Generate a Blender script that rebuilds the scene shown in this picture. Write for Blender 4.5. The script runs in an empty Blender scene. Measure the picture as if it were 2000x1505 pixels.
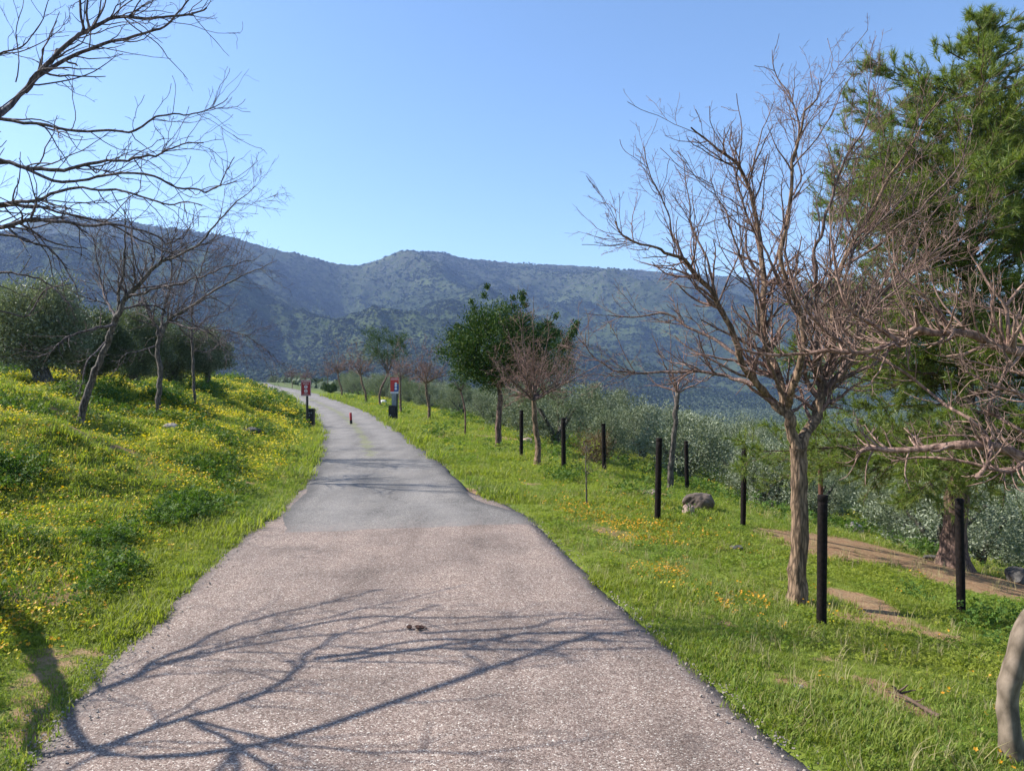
import bpy, math, random
import numpy as np
from mathutils import Vector, Matrix

random.seed(7)
C = bpy.data.collections.new("scene_things")
bpy.context.scene.collection.children.link(C)
SC = bpy.context.scene

# ------------------------------------------------------------------ camera, world, sun, exposure
EYE = 1.6
FPX = 1500.0            # focal length in pixels of the 2000 px wide photograph
HOR = 750.0             # row of the horizon
cam_d = bpy.data.cameras.new("camera"); cam_d.sensor_width = 36; cam_d.lens = 36 * FPX / 2000
cam_d.clip_start = 0.05; cam_d.clip_end = 12000
cam = bpy.data.objects.new("camera", cam_d); C.objects.link(cam)
cam.location = (0, 0, EYE); cam.rotation_euler = (math.radians(90 + 0.1), 0, 0)
SC.camera = cam

SUN_EL = math.radians(40)
SUN_AZ = math.atan2(-0.985, 0.17)      # towards the sun, measured from +Y towards +X
world = bpy.data.worlds.new("World"); SC.world = world; world.use_nodes = True
nt = world.node_tree; nt.nodes.clear()
sky = nt.nodes.new("ShaderNodeTexSky"); sky.sky_type = 'NISHITA'; sky.sun_disc = False
sky.sun_elevation = SUN_EL; sky.sun_rotation = SUN_AZ
sky.altitude = 200; sky.air_density = 1.0; sky.dust_density = 0.6; sky.ozone_density = 3.2
bg = nt.nodes.new("ShaderNodeBackground"); bg.inputs[1].default_value = 0.115
wo = nt.nodes.new("ShaderNodeOutputWorld")
hs = nt.nodes.new("ShaderNodeHueSaturation"); hs.inputs['Saturation'].default_value = 1.06
nt.links.new(sky.outputs[0], hs.inputs['Color']); nt.links.new(hs.outputs[0], bg.inputs[0]); nt.links.new(bg.outputs[0], wo.inputs[0])

sun_d = bpy.data.lights.new("sun", 'SUN'); sun_d.energy = 5.0; sun_d.angle = math.radians(0.5)
sun_d.color = (1.0, 0.955, 0.88)
sun = bpy.data.objects.new("sun", sun_d); C.objects.link(sun)
sdir = Vector((math.sin(SUN_AZ) * math.cos(SUN_EL), math.cos(SUN_AZ) * math.cos(SUN_EL), math.sin(SUN_EL)))
sun.rotation_euler = sdir.to_track_quat('Z', 'Y').to_euler()
sun.location = (-20, 5, 30)

SC.view_settings.view_transform = 'Standard'; SC.view_settings.look = 'None'
SC.view_settings.exposure = 1.02; SC.view_settings.gamma = 1.0
SC.view_settings.use_curve_mapping = False
SC.cycles.max_bounces = 6; SC.cycles.transparent_max_bounces = 4
SC.cycles.volume_bounces = 1

HAZE_DENSITY = 0.000125

# ------------------------------------------------------------------ small helpers
def tag(o, label=None, cat=None, group=None, kind=None):
    if label: o['label'] = label
    if cat: o['category'] = cat
    if group: o['group'] = group
    if kind: o['kind'] = kind
    return o

def empty(name, loc, label, cat, group=None):
    o = bpy.data.objects.new(name, None); C.objects.link(o); o.location = loc
    o.empty_display_size = 0.2
    return tag(o, label, cat, group)

def mesh_np(name, V, Fs, mat=None, smooth=True):
    V = np.asarray(V, dtype=np.float32)
    if not isinstance(Fs, list): Fs = [Fs]
    me = bpy.data.meshes.new(name)
    me.vertices.add(len(V)); me.vertices.foreach_set("co", V.ravel())
    tot = np.concatenate([np.full(len(F), F.shape[1], dtype=np.int32) for F in Fs])
    idx = np.concatenate([F.ravel() for F in Fs]).astype(np.int32)
    st = np.concatenate([[0], np.cumsum(tot)[:-1]]).astype(np.int32)
    me.loops.add(len(idx)); me.loops.foreach_set("vertex_index", idx)
    me.polygons.add(len(tot)); me.polygons.foreach_set("loop_start", st)
    me.polygons.foreach_set("use_smooth", np.full(len(tot), smooth, dtype=bool))
    me.update(calc_edges=True)
    if mat is not None: me.materials.append(mat)
    return me

def obj(name, me, parent=None, loc=None):
    o = bpy.data.objects.new(name, me); C.objects.link(o)
    if parent is not None: o.parent = parent
    if loc is not None: o.location = loc
    return o

def norm(a):
    return a / np.maximum(np.linalg.norm(a, axis=-1, keepdims=True), 1e-9)

def _hash(ix, iy, seed):
    h = (ix.astype(np.int64) * 374761393 + iy.astype(np.int64) * 668265263 + seed * 974634777) & 0xffffffff
    h = ((h ^ (h >> 13)) * 1274126177) & 0xffffffff
    h = (h ^ (h >> 16)) & 0xffffff
    return h / float(0xffffff)

def vnoise(x, y, seed=0):
    x = np.asarray(x, dtype=float); y = np.asarray(y, dtype=float)
    ix = np.floor(x); iy = np.floor(y); fx = x - ix; fy = y - iy
    fx = fx * fx * (3 - 2 * fx); fy = fy * fy * (3 - 2 * fy)
    a = _hash(ix, iy, seed); b = _hash(ix + 1, iy, seed); c = _hash(ix, iy + 1, seed); d = _hash(ix + 1, iy + 1, seed)
    return (a * (1 - fx) + b * fx) * (1 - fy) + (c * (1 - fx) + d * fx) * fy

def fbm(x, y, seed=0, oct=4):
    s = 0; a = 0.5; t = 0
    for i in range(oct):
        s = s + a * vnoise(x, y, seed + i * 17); t += a; a *= 0.5; x = x * 2.03 + 5.2; y = y * 2.03 + 1.3
    return s / t

def ridged(x, y, seed=0, oct=4):
    s = 0; a = 0.5; t = 0
    for i in range(oct):
        s = s + a * (1 - np.abs(2 * vnoise(x, y, seed + i * 13) - 1)); t += a; a *= 0.5; x = x * 2.1 + 3.1; y = y * 2.1 + 7.7
    return s / t

def sstep(a, b, x):
    t = np.clip((x - a) / (b - a), 0, 1); return t * t * (3 - 2 * t)

# ------------------------------------------------------------------ the lie of the land
RY = np.array([-12, 3.18, 4.36, 6.86, 8.57, 9.6, 11.4, 16, 24, 32, 45, 60, 80, 105, 130, 160, 200, 300])
RL = np.array([-0.2, -2.03, -2.32, -2.67, -2.92, -3.0, -3.19, -4.14, -5.95, -8.06, -11.85, -17, -24.3, -35, -47, -60, -80, -140])
RR = np.array([4.2, 1.25, 1.03, .59, .34, .13, -.35, -1.44, -3.2, -5.0, -8.3, -13.2, -20.0, -29.4, -40, -51, -70, -128])
RZ = np.array([0, 0, 0, 0, 0, 0, 0, 0, 0, 0.0, .1, .4, .8, 1.25, 1.77, 2.5, 2.6, 2.4])
def road_l(y): return np.interp(y, RY, RL)
def road_r(y): return np.interp(y, RY, RR)

# ridge line of the mountains: bearing (x/y) against rise (z/y)
RU = (np.array([-600, -200, 0, 60, 120, 200, 300, 400, 460, 520, 600, 660, 700, 750, 790, 830, 860, 900, 950, 1010, 1080, 1150, 1220, 1300, 1400, 1500, 1650, 1800, 2000, 2400, 2900]) - 1000) / FPX
RE = (HOR - np.array([520, 480, 452, 426, 414, 420, 434, 449, 459, 477, 494, 511, 514, 500, 491, 485, 487, 498, 504, 508, 511, 515, 520, 526, 533, 540, 552, 565, 580, 590, 610])) / FPX

def far_height(x, y):
    yy = np.maximum(y, 1.0); u = np.clip(x / yy, RU[0], RU[-1])
    e = np.interp(u, RU, RE)
    yr = np.interp(u, [-0.7, -0.45, -0.2, -0.1, 0.3, 0.8], [1750, 1800, 2250, 2500, 2600, 2500])
    y0 = np.interp(u, [-0.7, -0.3, 0.0, 0.3], [420, 560, 760, 950])
    t = (yy - y0) / (yr - y0)
    tc = np.clip(t, 0, 1)
    prof = 0.42 * tc + 0.58 * tc ** 1.9
    H = e * yr + EYE + 26
    z = -26 + H * prof
    env = np.clip(tc * 3, 0, 1) * np.clip((1 - tc) * 4, 0, 1)
    wx = x + 120 * fbm(x / 400, y / 400, 91, 2)
    rg = ridged(wx / 520 + 0.0009 * y, y / 900, 31, 5) - 0.55
    z = z + env * rg * 230
    # a deep gully with one side turned from the sun
    gx = x - (-0.30 * yy)
    z = z - env * 75 * np.exp(-((gx) / 85.0) ** 2) * np.clip(1 - np.abs(tc - .33) / .25, 0, 1)
    z = z + env * (fbm(x / 60, y / 60, 5, 4) - .5) * 26
    z = z + np.clip(tc * 5, 0, 1) * (fbm(x / 22, y / 22, 15, 3) - .5) * 7
    z = np.where(t > 1, z - (t - 1) * 260, z)
    return z

LD = [0, .35, 1.0, 1.8, 2.8, 3.8, 5, 8, 12, 30, 80, 200]
LH = [0, .03, .14, .38, .72, 1.02, 1.32, 1.72, 1.95, 2.5, 3.5, 3.5]
NRD = [0, .5, 1.8, 3.1, 5, 7, 10, 15, 25, 50, 100, 200, 400]
NRH = [0, -.02, -.18, -.34, -.62, -1.0, -1.6, -2.6, -4.6, -8.5, -15, -24, -27]
FRD = [0, .5, 2.0, 3.0, 4.5, 6, 8, 12, 25, 50, 100, 200, 400]
FRH = [0, 0.0, -.06, -.16, -.42, -.8, -1.35, -2.3, -5, -9, -15.5, -24, -27]
GRD = [0, .5, 2.0, 3.5, 6, 9, 14, 25, 50, 100, 200, 400]
GRH = [0, 0.0, .02, -.05, -.3, -.7, -1.5, -3.4, -7, -13, -22, -27]

def near_height(x, y):
    yc = np.clip(y, -12, 300)
    l = road_l(yc); r = road_r(yc); base = np.interp(yc, RY, RZ)
    dl = np.maximum(l - x, 0); dr = np.maximum(x - r, 0)
    bank = np.interp(dl, LD, LH)
    bank = bank * np.interp(yc, [0, 4, 8, 14, 60], [.75, .8, .95, 1.0, 1.1])
    w1 = sstep(7, 13, yc); w2 = sstep(18, 40, yc)
    rgt = np.interp(dr, NRD, NRH) * (1 - w1) + np.interp(dr, FRD, FRH) * w1
    rgt = rgt * (1 - w2) + np.interp(dr, GRD, GRH) * w2
    inside = (x > l) & (x < r)
    crown = np.where(inside, -0.035, 0.0)
    ed = np.maximum(dl, dr)
    bump = sstep(.2, 1.6, ed)
    n1 = (fbm(x / 1.7, y / 1.7, 3, 4) - .5)
    n2 = (fbm(x / .55 + 9, y / .55, 8, 2) - .5)
    # tussocky, lumpy bank on the left; a calmer lawn on the right
    lump = np.where(x < l, n1 * 1.1 * sstep(.8, 2.5, dl) * (1 - sstep(7, 11, dl)) + n2 * .10, n1 * .12 + n2 * .03)
    big = (fbm(x / 14, y / 14, 44, 3) - .5) * 1.0 * sstep(8, 30, ed)
    return base + bank + rgt + crown + lump * bump + big

def ground_h(x, y):
    x = np.asarray(x, dtype=float); y = np.asarray(y, dtype=float)
    w = sstep(160, 420, y)
    hn = near_height(x, y)
    hf = far_height(x, y)
    return hn * (1 - w) + hf * w

def hit(px, py, y0=2.0, y1=200.0):
    """where the line of sight through a point of the photograph meets the land"""
    ys = np.exp(np.linspace(math.log(y0), math.log(y1), 1500))
    xs = (px - 1000) / FPX * ys; zs = EYE - (py - HOR) / FPX * ys
    g = ground_h(xs, ys)
    k = np.argmax(g >= zs)
    if not (g >= zs).any(): k = len(ys) - 1
    return float(xs[k]), float(ys[k]), float(g[k])

def at(px, py, Y):
    return np.array([(px - 1000) / FPX * Y, Y, EYE - (py - HOR) / FPX * Y])

# ------------------------------------------------------------------ materials
def new_mat(name):
    m = bpy.data.materials.new(name); m.use_nodes = True
    t = m.node_tree; t.nodes.clear()
    out = t.nodes.new("ShaderNodeOutputMaterial")
    return m, t, out

def N(t, kind, **kw):
    n = t.nodes.new(kind)
    for k, v in kw.items(): setattr(n, k, v)
    return n

def ramp(t, stops, src=None):
    r = t.nodes.new("ShaderNodeValToRGB"); e = r.color_ramp.elements
    while len(e) > 1: e.remove(e[-1])
    e[0].position = stops[0][0]; e[0].color = (*stops[0][1], 1) if len(stops[0][1]) == 3 else stops[0][1]
    for p, c in stops[1:]:
        k = e.new(p); k.color = (*c, 1)
    if src is not None: t.links.new(src, r.inputs[0])
    return r

def noise(t, scale, detail=4, rough=.55, vec=None):
    n = t.nodes.new("ShaderNodeTexNoise"); n.inputs['Scale'].default_value = scale
    n.inputs['Detail'].default_value = detail; n.inputs['Roughness'].default_value = rough
    if vec is not None: t.links.new(vec, n.inputs['Vector'])
    return n

def mixc(t, fac, a, b, mode='MIX'):
    m = t.nodes.new("ShaderNodeMix"); m.data_type = 'RGBA'; m.blend_type = mode
    for s, v in ((0, fac), (6, a), (7, b)):
        if isinstance(v, bpy.types.NodeSocket): t.links.new(v, m.inputs[s])
        elif isinstance(v, (int, float)): m.inputs[s].default_value = v
        else: m.inputs[s].default_value = (*v, 1)
    return m.outputs[2]

def math_n(t, op, a, b=None, clamp=False):
    m = t.nodes.new("ShaderNodeMath"); m.operation = op; m.use_clamp = clamp
    for s, v in ((0, a), (1, b)):
        if v is None: continue
        if isinstance(v, bpy.types.NodeSocket): t.links.new(v, m.inputs[s])
        else: m.inputs[s].default_value = v
    return m.outputs[0]

def leaf_mat(name, cols, trans=.3, rough=.5, patch=None, patch_scale=.35, island=True, tcol=1.25, spec=.35):
    """foliage: colour varies from leaf to leaf and from patch to patch, light passes through"""
    m, t, out = new_mat(name)
    geo = N(t, "ShaderNodeNewGeometry"); oi = N(t, "ShaderNodeObjectInfo")
    rnd = math_n(t, 'FRACT', math_n(t, 'ADD', geo.outputs['Random Per Island'], oi.outputs['Random']))
    k = len(cols)
    base = ramp(t, [(i / max(k - 1, 1), c) for i, c in enumerate(cols)], rnd).outputs[0]
    if patch is not None:
        nz = noise(t, patch_scale, 4, .6, geo.outputs['Position'])
        f = ramp(t, [(.42, (0, 0, 0)), (.62, (1, 1, 1))], nz.outputs[0]).outputs[0]
        base = mixc(t, math_n(t, 'MULTIPLY', f, .75), base, patch)
    p = N(t, "ShaderNodeBsdfPrincipled"); t.links.new(base, p.inputs['Base Color'])
    p.inputs['Roughness'].default_value = rough; p.inputs['Specular IOR Level'].default_value = spec
    tr = N(t, "ShaderNodeBsdfTranslucent")
    t.links.new(mixc(t, 1.0, base, (tcol * 1.05, tcol * 1.1, tcol * .5), 'MULTIPLY'), tr.inputs[0])
    mx = N(t, "ShaderNodeMixShader"); mx.inputs[0].default_value = trans
    t.links.new(p.outputs[0], mx.inputs[1]); t.links.new(tr.outputs[0], mx.inputs[2])
    t.links.new(mx.outputs[0], out.inputs[0])
    return m

def bark_mat(name, dark, light, scale=18, rough=.85, bump=.6, stretch=.25):
    m, t, out = new_mat(name)
    tc = N(t, "ShaderNodeTexCoord"); mp = N(t, "ShaderNodeMapping")
    mp.inputs['Scale'].default_value = (1, 1, stretch); t.links.new(tc.outputs['Object'], mp.inputs[0])
    nz = noise(t, scale, 6, .7, mp.outputs[0]); n2 = noise(t, scale * .15, 3, .5, tc.outputs['Object'])
    vo = N(t, "ShaderNodeTexVoronoi"); vo.feature = 'DISTANCE_TO_EDGE'; vo.inputs['Scale'].default_value = scale * 1.3
    t.links.new(mp.outputs[0], vo.inputs['Vector'])
    f = math_n(t, 'MULTIPLY', math_n(t, 'ADD', nz.outputs[0], math_n(t, 'MULTIPLY', vo.outputs['Distance'], .8)), .85)
    c = ramp(t, [(.34, tuple(x * .55 for x in dark)), (.44, dark), (.60, light), (.74, tuple(min(1, x * 1.35) for x in light))], f).outputs[0]
    c = mixc(t, math_n(t, 'MULTIPLY', n2.outputs[0], .5), c, tuple(.5 * (a + b) * 1.15 for a, b in zip(dark, light)))
    p = N(t, "ShaderNodeBsdfPrincipled"); t.links.new(c, p.inputs['Base Color'])
    p.inputs['Roughness'].default_value = rough; p.inputs['Specular IOR Level'].default_value = .25
    b = N(t, "ShaderNodeBump"); b.inputs['Strength'].default_value = bump; b.inputs['Distance'].default_value = .02
    t.links.new(f, b.inputs['Height']); t.links.new(b.outputs[0], p.inputs['Normal'])
    t.links.new(p.outputs[0], out.inputs[0])
    return m

def plain_mat(name, c1, c2, scale=12, rough=.6, bump=.2, metal=0.0, spec=.4):
    m, t, out = new_mat(name)
    tc = N(t, "ShaderNodeTexCoord")
    nz = noise(t, scale, 5, .65, tc.outputs['Object'])
    c = ramp(t, [(.35, c1), (.68, c2)], nz.outputs[0]).outputs[0]
    p = N(t, "ShaderNodeBsdfPrincipled"); t.links.new(c, p.inputs['Base Color'])
    p.inputs['Roughness'].default_value = rough; p.inputs['Metallic'].default_value = metal
    p.inputs['Specular IOR Level'].default_value = spec
    b = N(t, "ShaderNodeBump"); b.inputs['Strength'].default_value = bump; b.inputs['Distance'].default_value = .01
    t.links.new(nz.outputs[0], b.inputs['Height']); t.links.new(b.outputs[0], p.inputs['Normal'])
    t.links.new(p.outputs[0], out.inputs[0])
    return m

M = {}
M['grass'] = leaf_mat('grass_blades', [(.11, .175, .026), (.155, .22, .030), (.21, .255, .04), (.30, .28, .11)], .44, .6,
                      patch=(.235, .265, .035), patch_scale=.45, tcol=1.35)
M['weed'] = leaf_mat('weed_leaves', [(.095, .165, .028), (.15, .215, .034), (.22, .26, .045)], .42, .65,
                     patch=(.27, .28, .04), patch_scale=.5, tcol=1.4, spec=.15)
M['darkweed'] = leaf_mat('dark_weed_leaves', [(.045, .10, .018), (.08, .14, .022), (.12, .175, .028)], .3, .6, spec=.15)
M['yellow'] = leaf_mat('yellow_petals', [(.72, .50, .015), (.76, .58, .02), (.62, .54, .04)], .3, .5)
M['orange'] = leaf_mat('orange_petals', [(.66, .30, .012), (.68, .38, .02), (.64, .24, .012)], .3, .5)
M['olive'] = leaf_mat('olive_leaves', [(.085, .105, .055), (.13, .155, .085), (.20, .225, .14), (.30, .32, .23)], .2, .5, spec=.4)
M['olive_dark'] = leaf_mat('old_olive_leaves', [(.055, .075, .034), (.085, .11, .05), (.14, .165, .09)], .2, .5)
M['grove'] = leaf_mat('grove_olive_leaves', [(.10, .122, .074), (.155, .182, .118), (.23, .257, .18), (.36, .38, .29)], .14, .65,
                      patch=(.09, .12, .05), patch_scale=.11, spec=.12)
M['ever'] = leaf_mat('evergreen_leaves', [(.014, .042, .007), (.024, .062, .010), (.045, .09, .014), (.10, .125, .02)], .16, .55, spec=.2)
M['pine'] = leaf_mat('pine_needles', [(.075, .122, .026), (.115, .17, .032), (.17, .215, .042), (.24, .25, .07)], .38, .5)
M['scrub'] = leaf_mat('scrub_leaves', [(.012, .022, .011), (.020, .034, .016), (.032, .048, .022)], .08, .8, spec=.1,
                      patch=(.03, .05, .018), patch_scale=.004)
M['fargrove'] = leaf_mat('far_olive_leaves', [(.07, .095, .055), (.10, .13, .08), (.13, .15, .10)], .1, .8, spec=.1)
M['bark_dark'] = bark_mat('dark_bare_bark', (.035, .029, .025), (.15, .125, .105), 22)
M['bark_grey'] = bark_mat('grey_brown_bark', (.05, .032, .020), (.25, .165, .105), 26, bump=1.0, stretch=.18)
M['bark_red'] = bark_mat('reddish_branch_bark', (.065, .042, .036), (.20, .135, .11), 30, bump=.4)
M['bark_beige'] = bark_mat('smooth_beige_bark', (.095, .072, .05), (.20, .155, .115), 9, bump=.3, stretch=.6)
M['bark_pine'] = bark_mat('pine_bark', (.05, .032, .026), (.20, .125, .095), 20, bump=1.2, stretch=.2)
M['bark_olive'] = bark_mat('olive_bark', (.03, .026, .022), (.14, .125, .105), 10, bump=1.0, stretch=.3)
M['twig_purple'] = bark_mat('purplish_twig_bark', (.035, .026, .026), (.15, .115, .11), 30, bump=.2)
M['twig_red'] = bark_mat('pinkish_twig_bark', (.09, .052, .042), (.27, .17, .135), 30, bump=.2)
M['twig_tan'] = bark_mat('tan_twig_bark', (.13, .08, .06), (.30, .20, .155), 30, bump=.2)
M['limb_red'] = bark_mat('red_brown_limb_bark', (.11, .065, .05), (.27, .175, .135), 26, bump=.5)
M['post'] = plain_mat('tarred_wood', (.005, .004, .004), (.018, .012, .010), 30, .8, .5, 0, .12)
M['post_brown'] = plain_mat('rusty_brown_post', (.06, .025, .016), (.13, .05, .03), 30, .7, .4)
M['blackbox'] = plain_mat('black_painted_metal', (.006, .006, .008), (.016, .015, .018), 8, .45, .1)
M['red'] = plain_mat('red_sign_paint', (.30, .018, .02), (.38, .03, .03), 6, .45, .05)
M['red2'] = plain_mat('bright_red_sign_paint', (.45, .025, .02), (.52, .04, .03), 6, .45, .05)
M['white'] = plain_mat('white_sign_print', (.68, .66, .66), (.78, .76, .75), 9, .5, .02)
M['blue'] = plain_mat('blue_sign_print', (.03, .06, .22), (.06, .10, .30), 6, .5, .02)
M['metal'] = plain_mat('dull_grey_metal', (.16, .18, .19), (.27, .29, .30), 7, .5, .1, .3)
M['rock'] = plain_mat('weathered_rock', (.10, .085, .075), (.36, .32, .28), 5, .9, 1.0)
M['rock_dark'] = plain_mat('dark_rock', (.035, .032, .032), (.13, .12, .11), 5, .9, 1.0)
M['rock_brown'] = plain_mat('brown_rock', (.045, .034, .028), (.20, .15, .12), 5, .9, 1.0)
M['rock_pink'] = plain_mat('pinkish_rock', (.20, .13, .10), (.46, .34, .28), 6, .9, 1.0)
M['rock_white'] = plain_mat('white_rock', (.45, .43, .40), (.72, .70, .66), 3, .9, 1.0)
M['dung'] = plain_mat('dark_brown_clods', (.035, .015, .01), (.09, .04, .025), 60, .95, .8)
M['wood'] = plain_mat('dead_wood', (.05, .03, .02), (.15, .10, .07), 25, .9, .8)

def ground_mat():
    m, t, out = new_mat('ground_soil_and_turf')
    geo = N(t, "ShaderNodeNewGeometry"); pos = geo.outputs['Position']
    n1 = noise(t, .8, 6, .65, pos); n2 = noise(t, 9, 5, .7, pos); n3 = noise(t, 45, 4, .7, pos); n0 = noise(t, .05, 4, .6, pos)
    turf = ramp(t, [(.3, (.07, .11, .02)), (.5, (.12, .17, .028)), (.7, (.19, .22, .045))], n2.outputs[0]).outputs[0]
    turf = mixc(t, ramp(t, [(.4, (0, 0, 0)), (.65, (1, 1, 1))], n1.outputs[0]).outputs[0], turf, (.17, .20, .03))
    dirt = ramp(t, [(.3, (.14, .075, .04)), (.5, (.27, .155, .085)), (.7, (.40, .26, .16))], n3.outputs[0]).outputs[0]
    dirt = mixc(t, ramp(t, [(.42, (0, 0, 0)), (.62, (1, 1, 1))], n2.outputs[0]).outputs[0], dirt, (.29, .20, .11))
    at_ = N(t, "ShaderNodeAttribute"); at_.attribute_name = "dirt"
    f = math_n(t, 'ADD', at_.outputs['Fac'], math_n(t, 'MULTIPLY', math_n(t, 'SUBTRACT', n2.outputs[0], .5), 1.2))
    f = ramp(t, [(.38, (0, 0, 0)), (.58, (1, 1, 1))], f).outputs[0]
    c = mixc(t, f, turf, dirt)
    # beyond the lawn: dry grass and soil between the olives
    at2 = N(t, "ShaderNodeAttribute"); at2.attribute_name = "far"
    dry = ramp(t, [(.35, (.06, .085, .03)), (.5, (.10, .13, .05)), (.7, (.17, .16, .09))], n1.outputs[0]).outputs[0]
    c = mixc(t, at2.outputs['Fac'], c, dry)
    p = N(t, "ShaderNodeBsdfPrincipled"); t.links.new(c, p.inputs['Base Color']); p.inputs['Roughness'].default_value = .95
    p.inputs['Specular IOR Level'].default_value = .1
    b = N(t, "ShaderNodeBump"); b.inputs['Strength'].default_value = .7; b.inputs['Distance'].default_value = .03
    t.links.new(math_n(t, 'ADD', n3.outputs[0], n2.outputs[0]), b.inputs['Height']); t.links.new(b.outputs[0], p.inputs['Normal'])
    t.links.new(p.outputs[0], out.inputs[0]); return m

def mountain_mat():
    m, t, out = new_mat('mountain_turf_and_rock')
    geo = N(t, "ShaderNodeNewGeometry"); pos = geo.outputs['Position']
    n1 = noise(t, .006, 6, .6, pos); n2 = noise(t, .035, 6, .7, pos); n3 = noise(t, .12, 5, .75, pos)
    sx = N(t, "ShaderNodeSeparateXYZ"); t.links.new(pos, sx.inputs[0])
    green = ramp(t, [(.34, (.030, .052, .020)), (.48, (.055, .085, .030)), (.60, (.10, .135, .05)), (.72, (.16, .17, .085))], n2.outputs[0]).outputs[0]
    meadow = ramp(t, [(.50, (0, 0, 0)), (.66, (1, 1, 1))], n1.outputs[0]).outputs[0]
    c = mixc(t, math_n(t, 'MULTIPLY', meadow, .7), green, (.17, .22, .075))
    hi = N(t, "ShaderNodeMapRange"); hi.inputs[1].default_value = 170; hi.inputs[2].default_value = 420
    t.links.new(sx.outputs[2], hi.inputs[0])
    rk = ramp(t, [(.42, (0, 0, 0)), (.58, (1, 1, 1))], n3.outputs[0]).outputs[0]
    rkf = math_n(t, 'MULTIPLY', rk, math_n(t, 'ADD', math_n(t, 'MULTIPLY', hi.outputs[0], .75), .22))
    c = mixc(t, rkf, c, (.17, .16, .15))
    c = mixc(t, 1.0, c, (.52, .52, .54), 'MULTIPLY')
    p = N(t, "ShaderNodeBsdfPrincipled"); t.links.new(c, p.inputs['Base Color']); p.inputs['Roughness'].default_value = 1
    p.inputs['Specular IOR Level'].default_value = .0
    b = N(t, "ShaderNodeBump"); b.inputs['Strength'].default_value = .8; b.inputs['Distance'].default_value = 7
    t.links.new(math_n(t, 'ADD', n2.outputs[0], math_n(t, 'MULTIPLY', n3.outputs[0], .6)), b.inputs['Height']); t.links.new(b.outputs[0], p.inputs['Normal'])
    t.links.new(p.outputs[0], out.inputs[0]); return m

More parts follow.
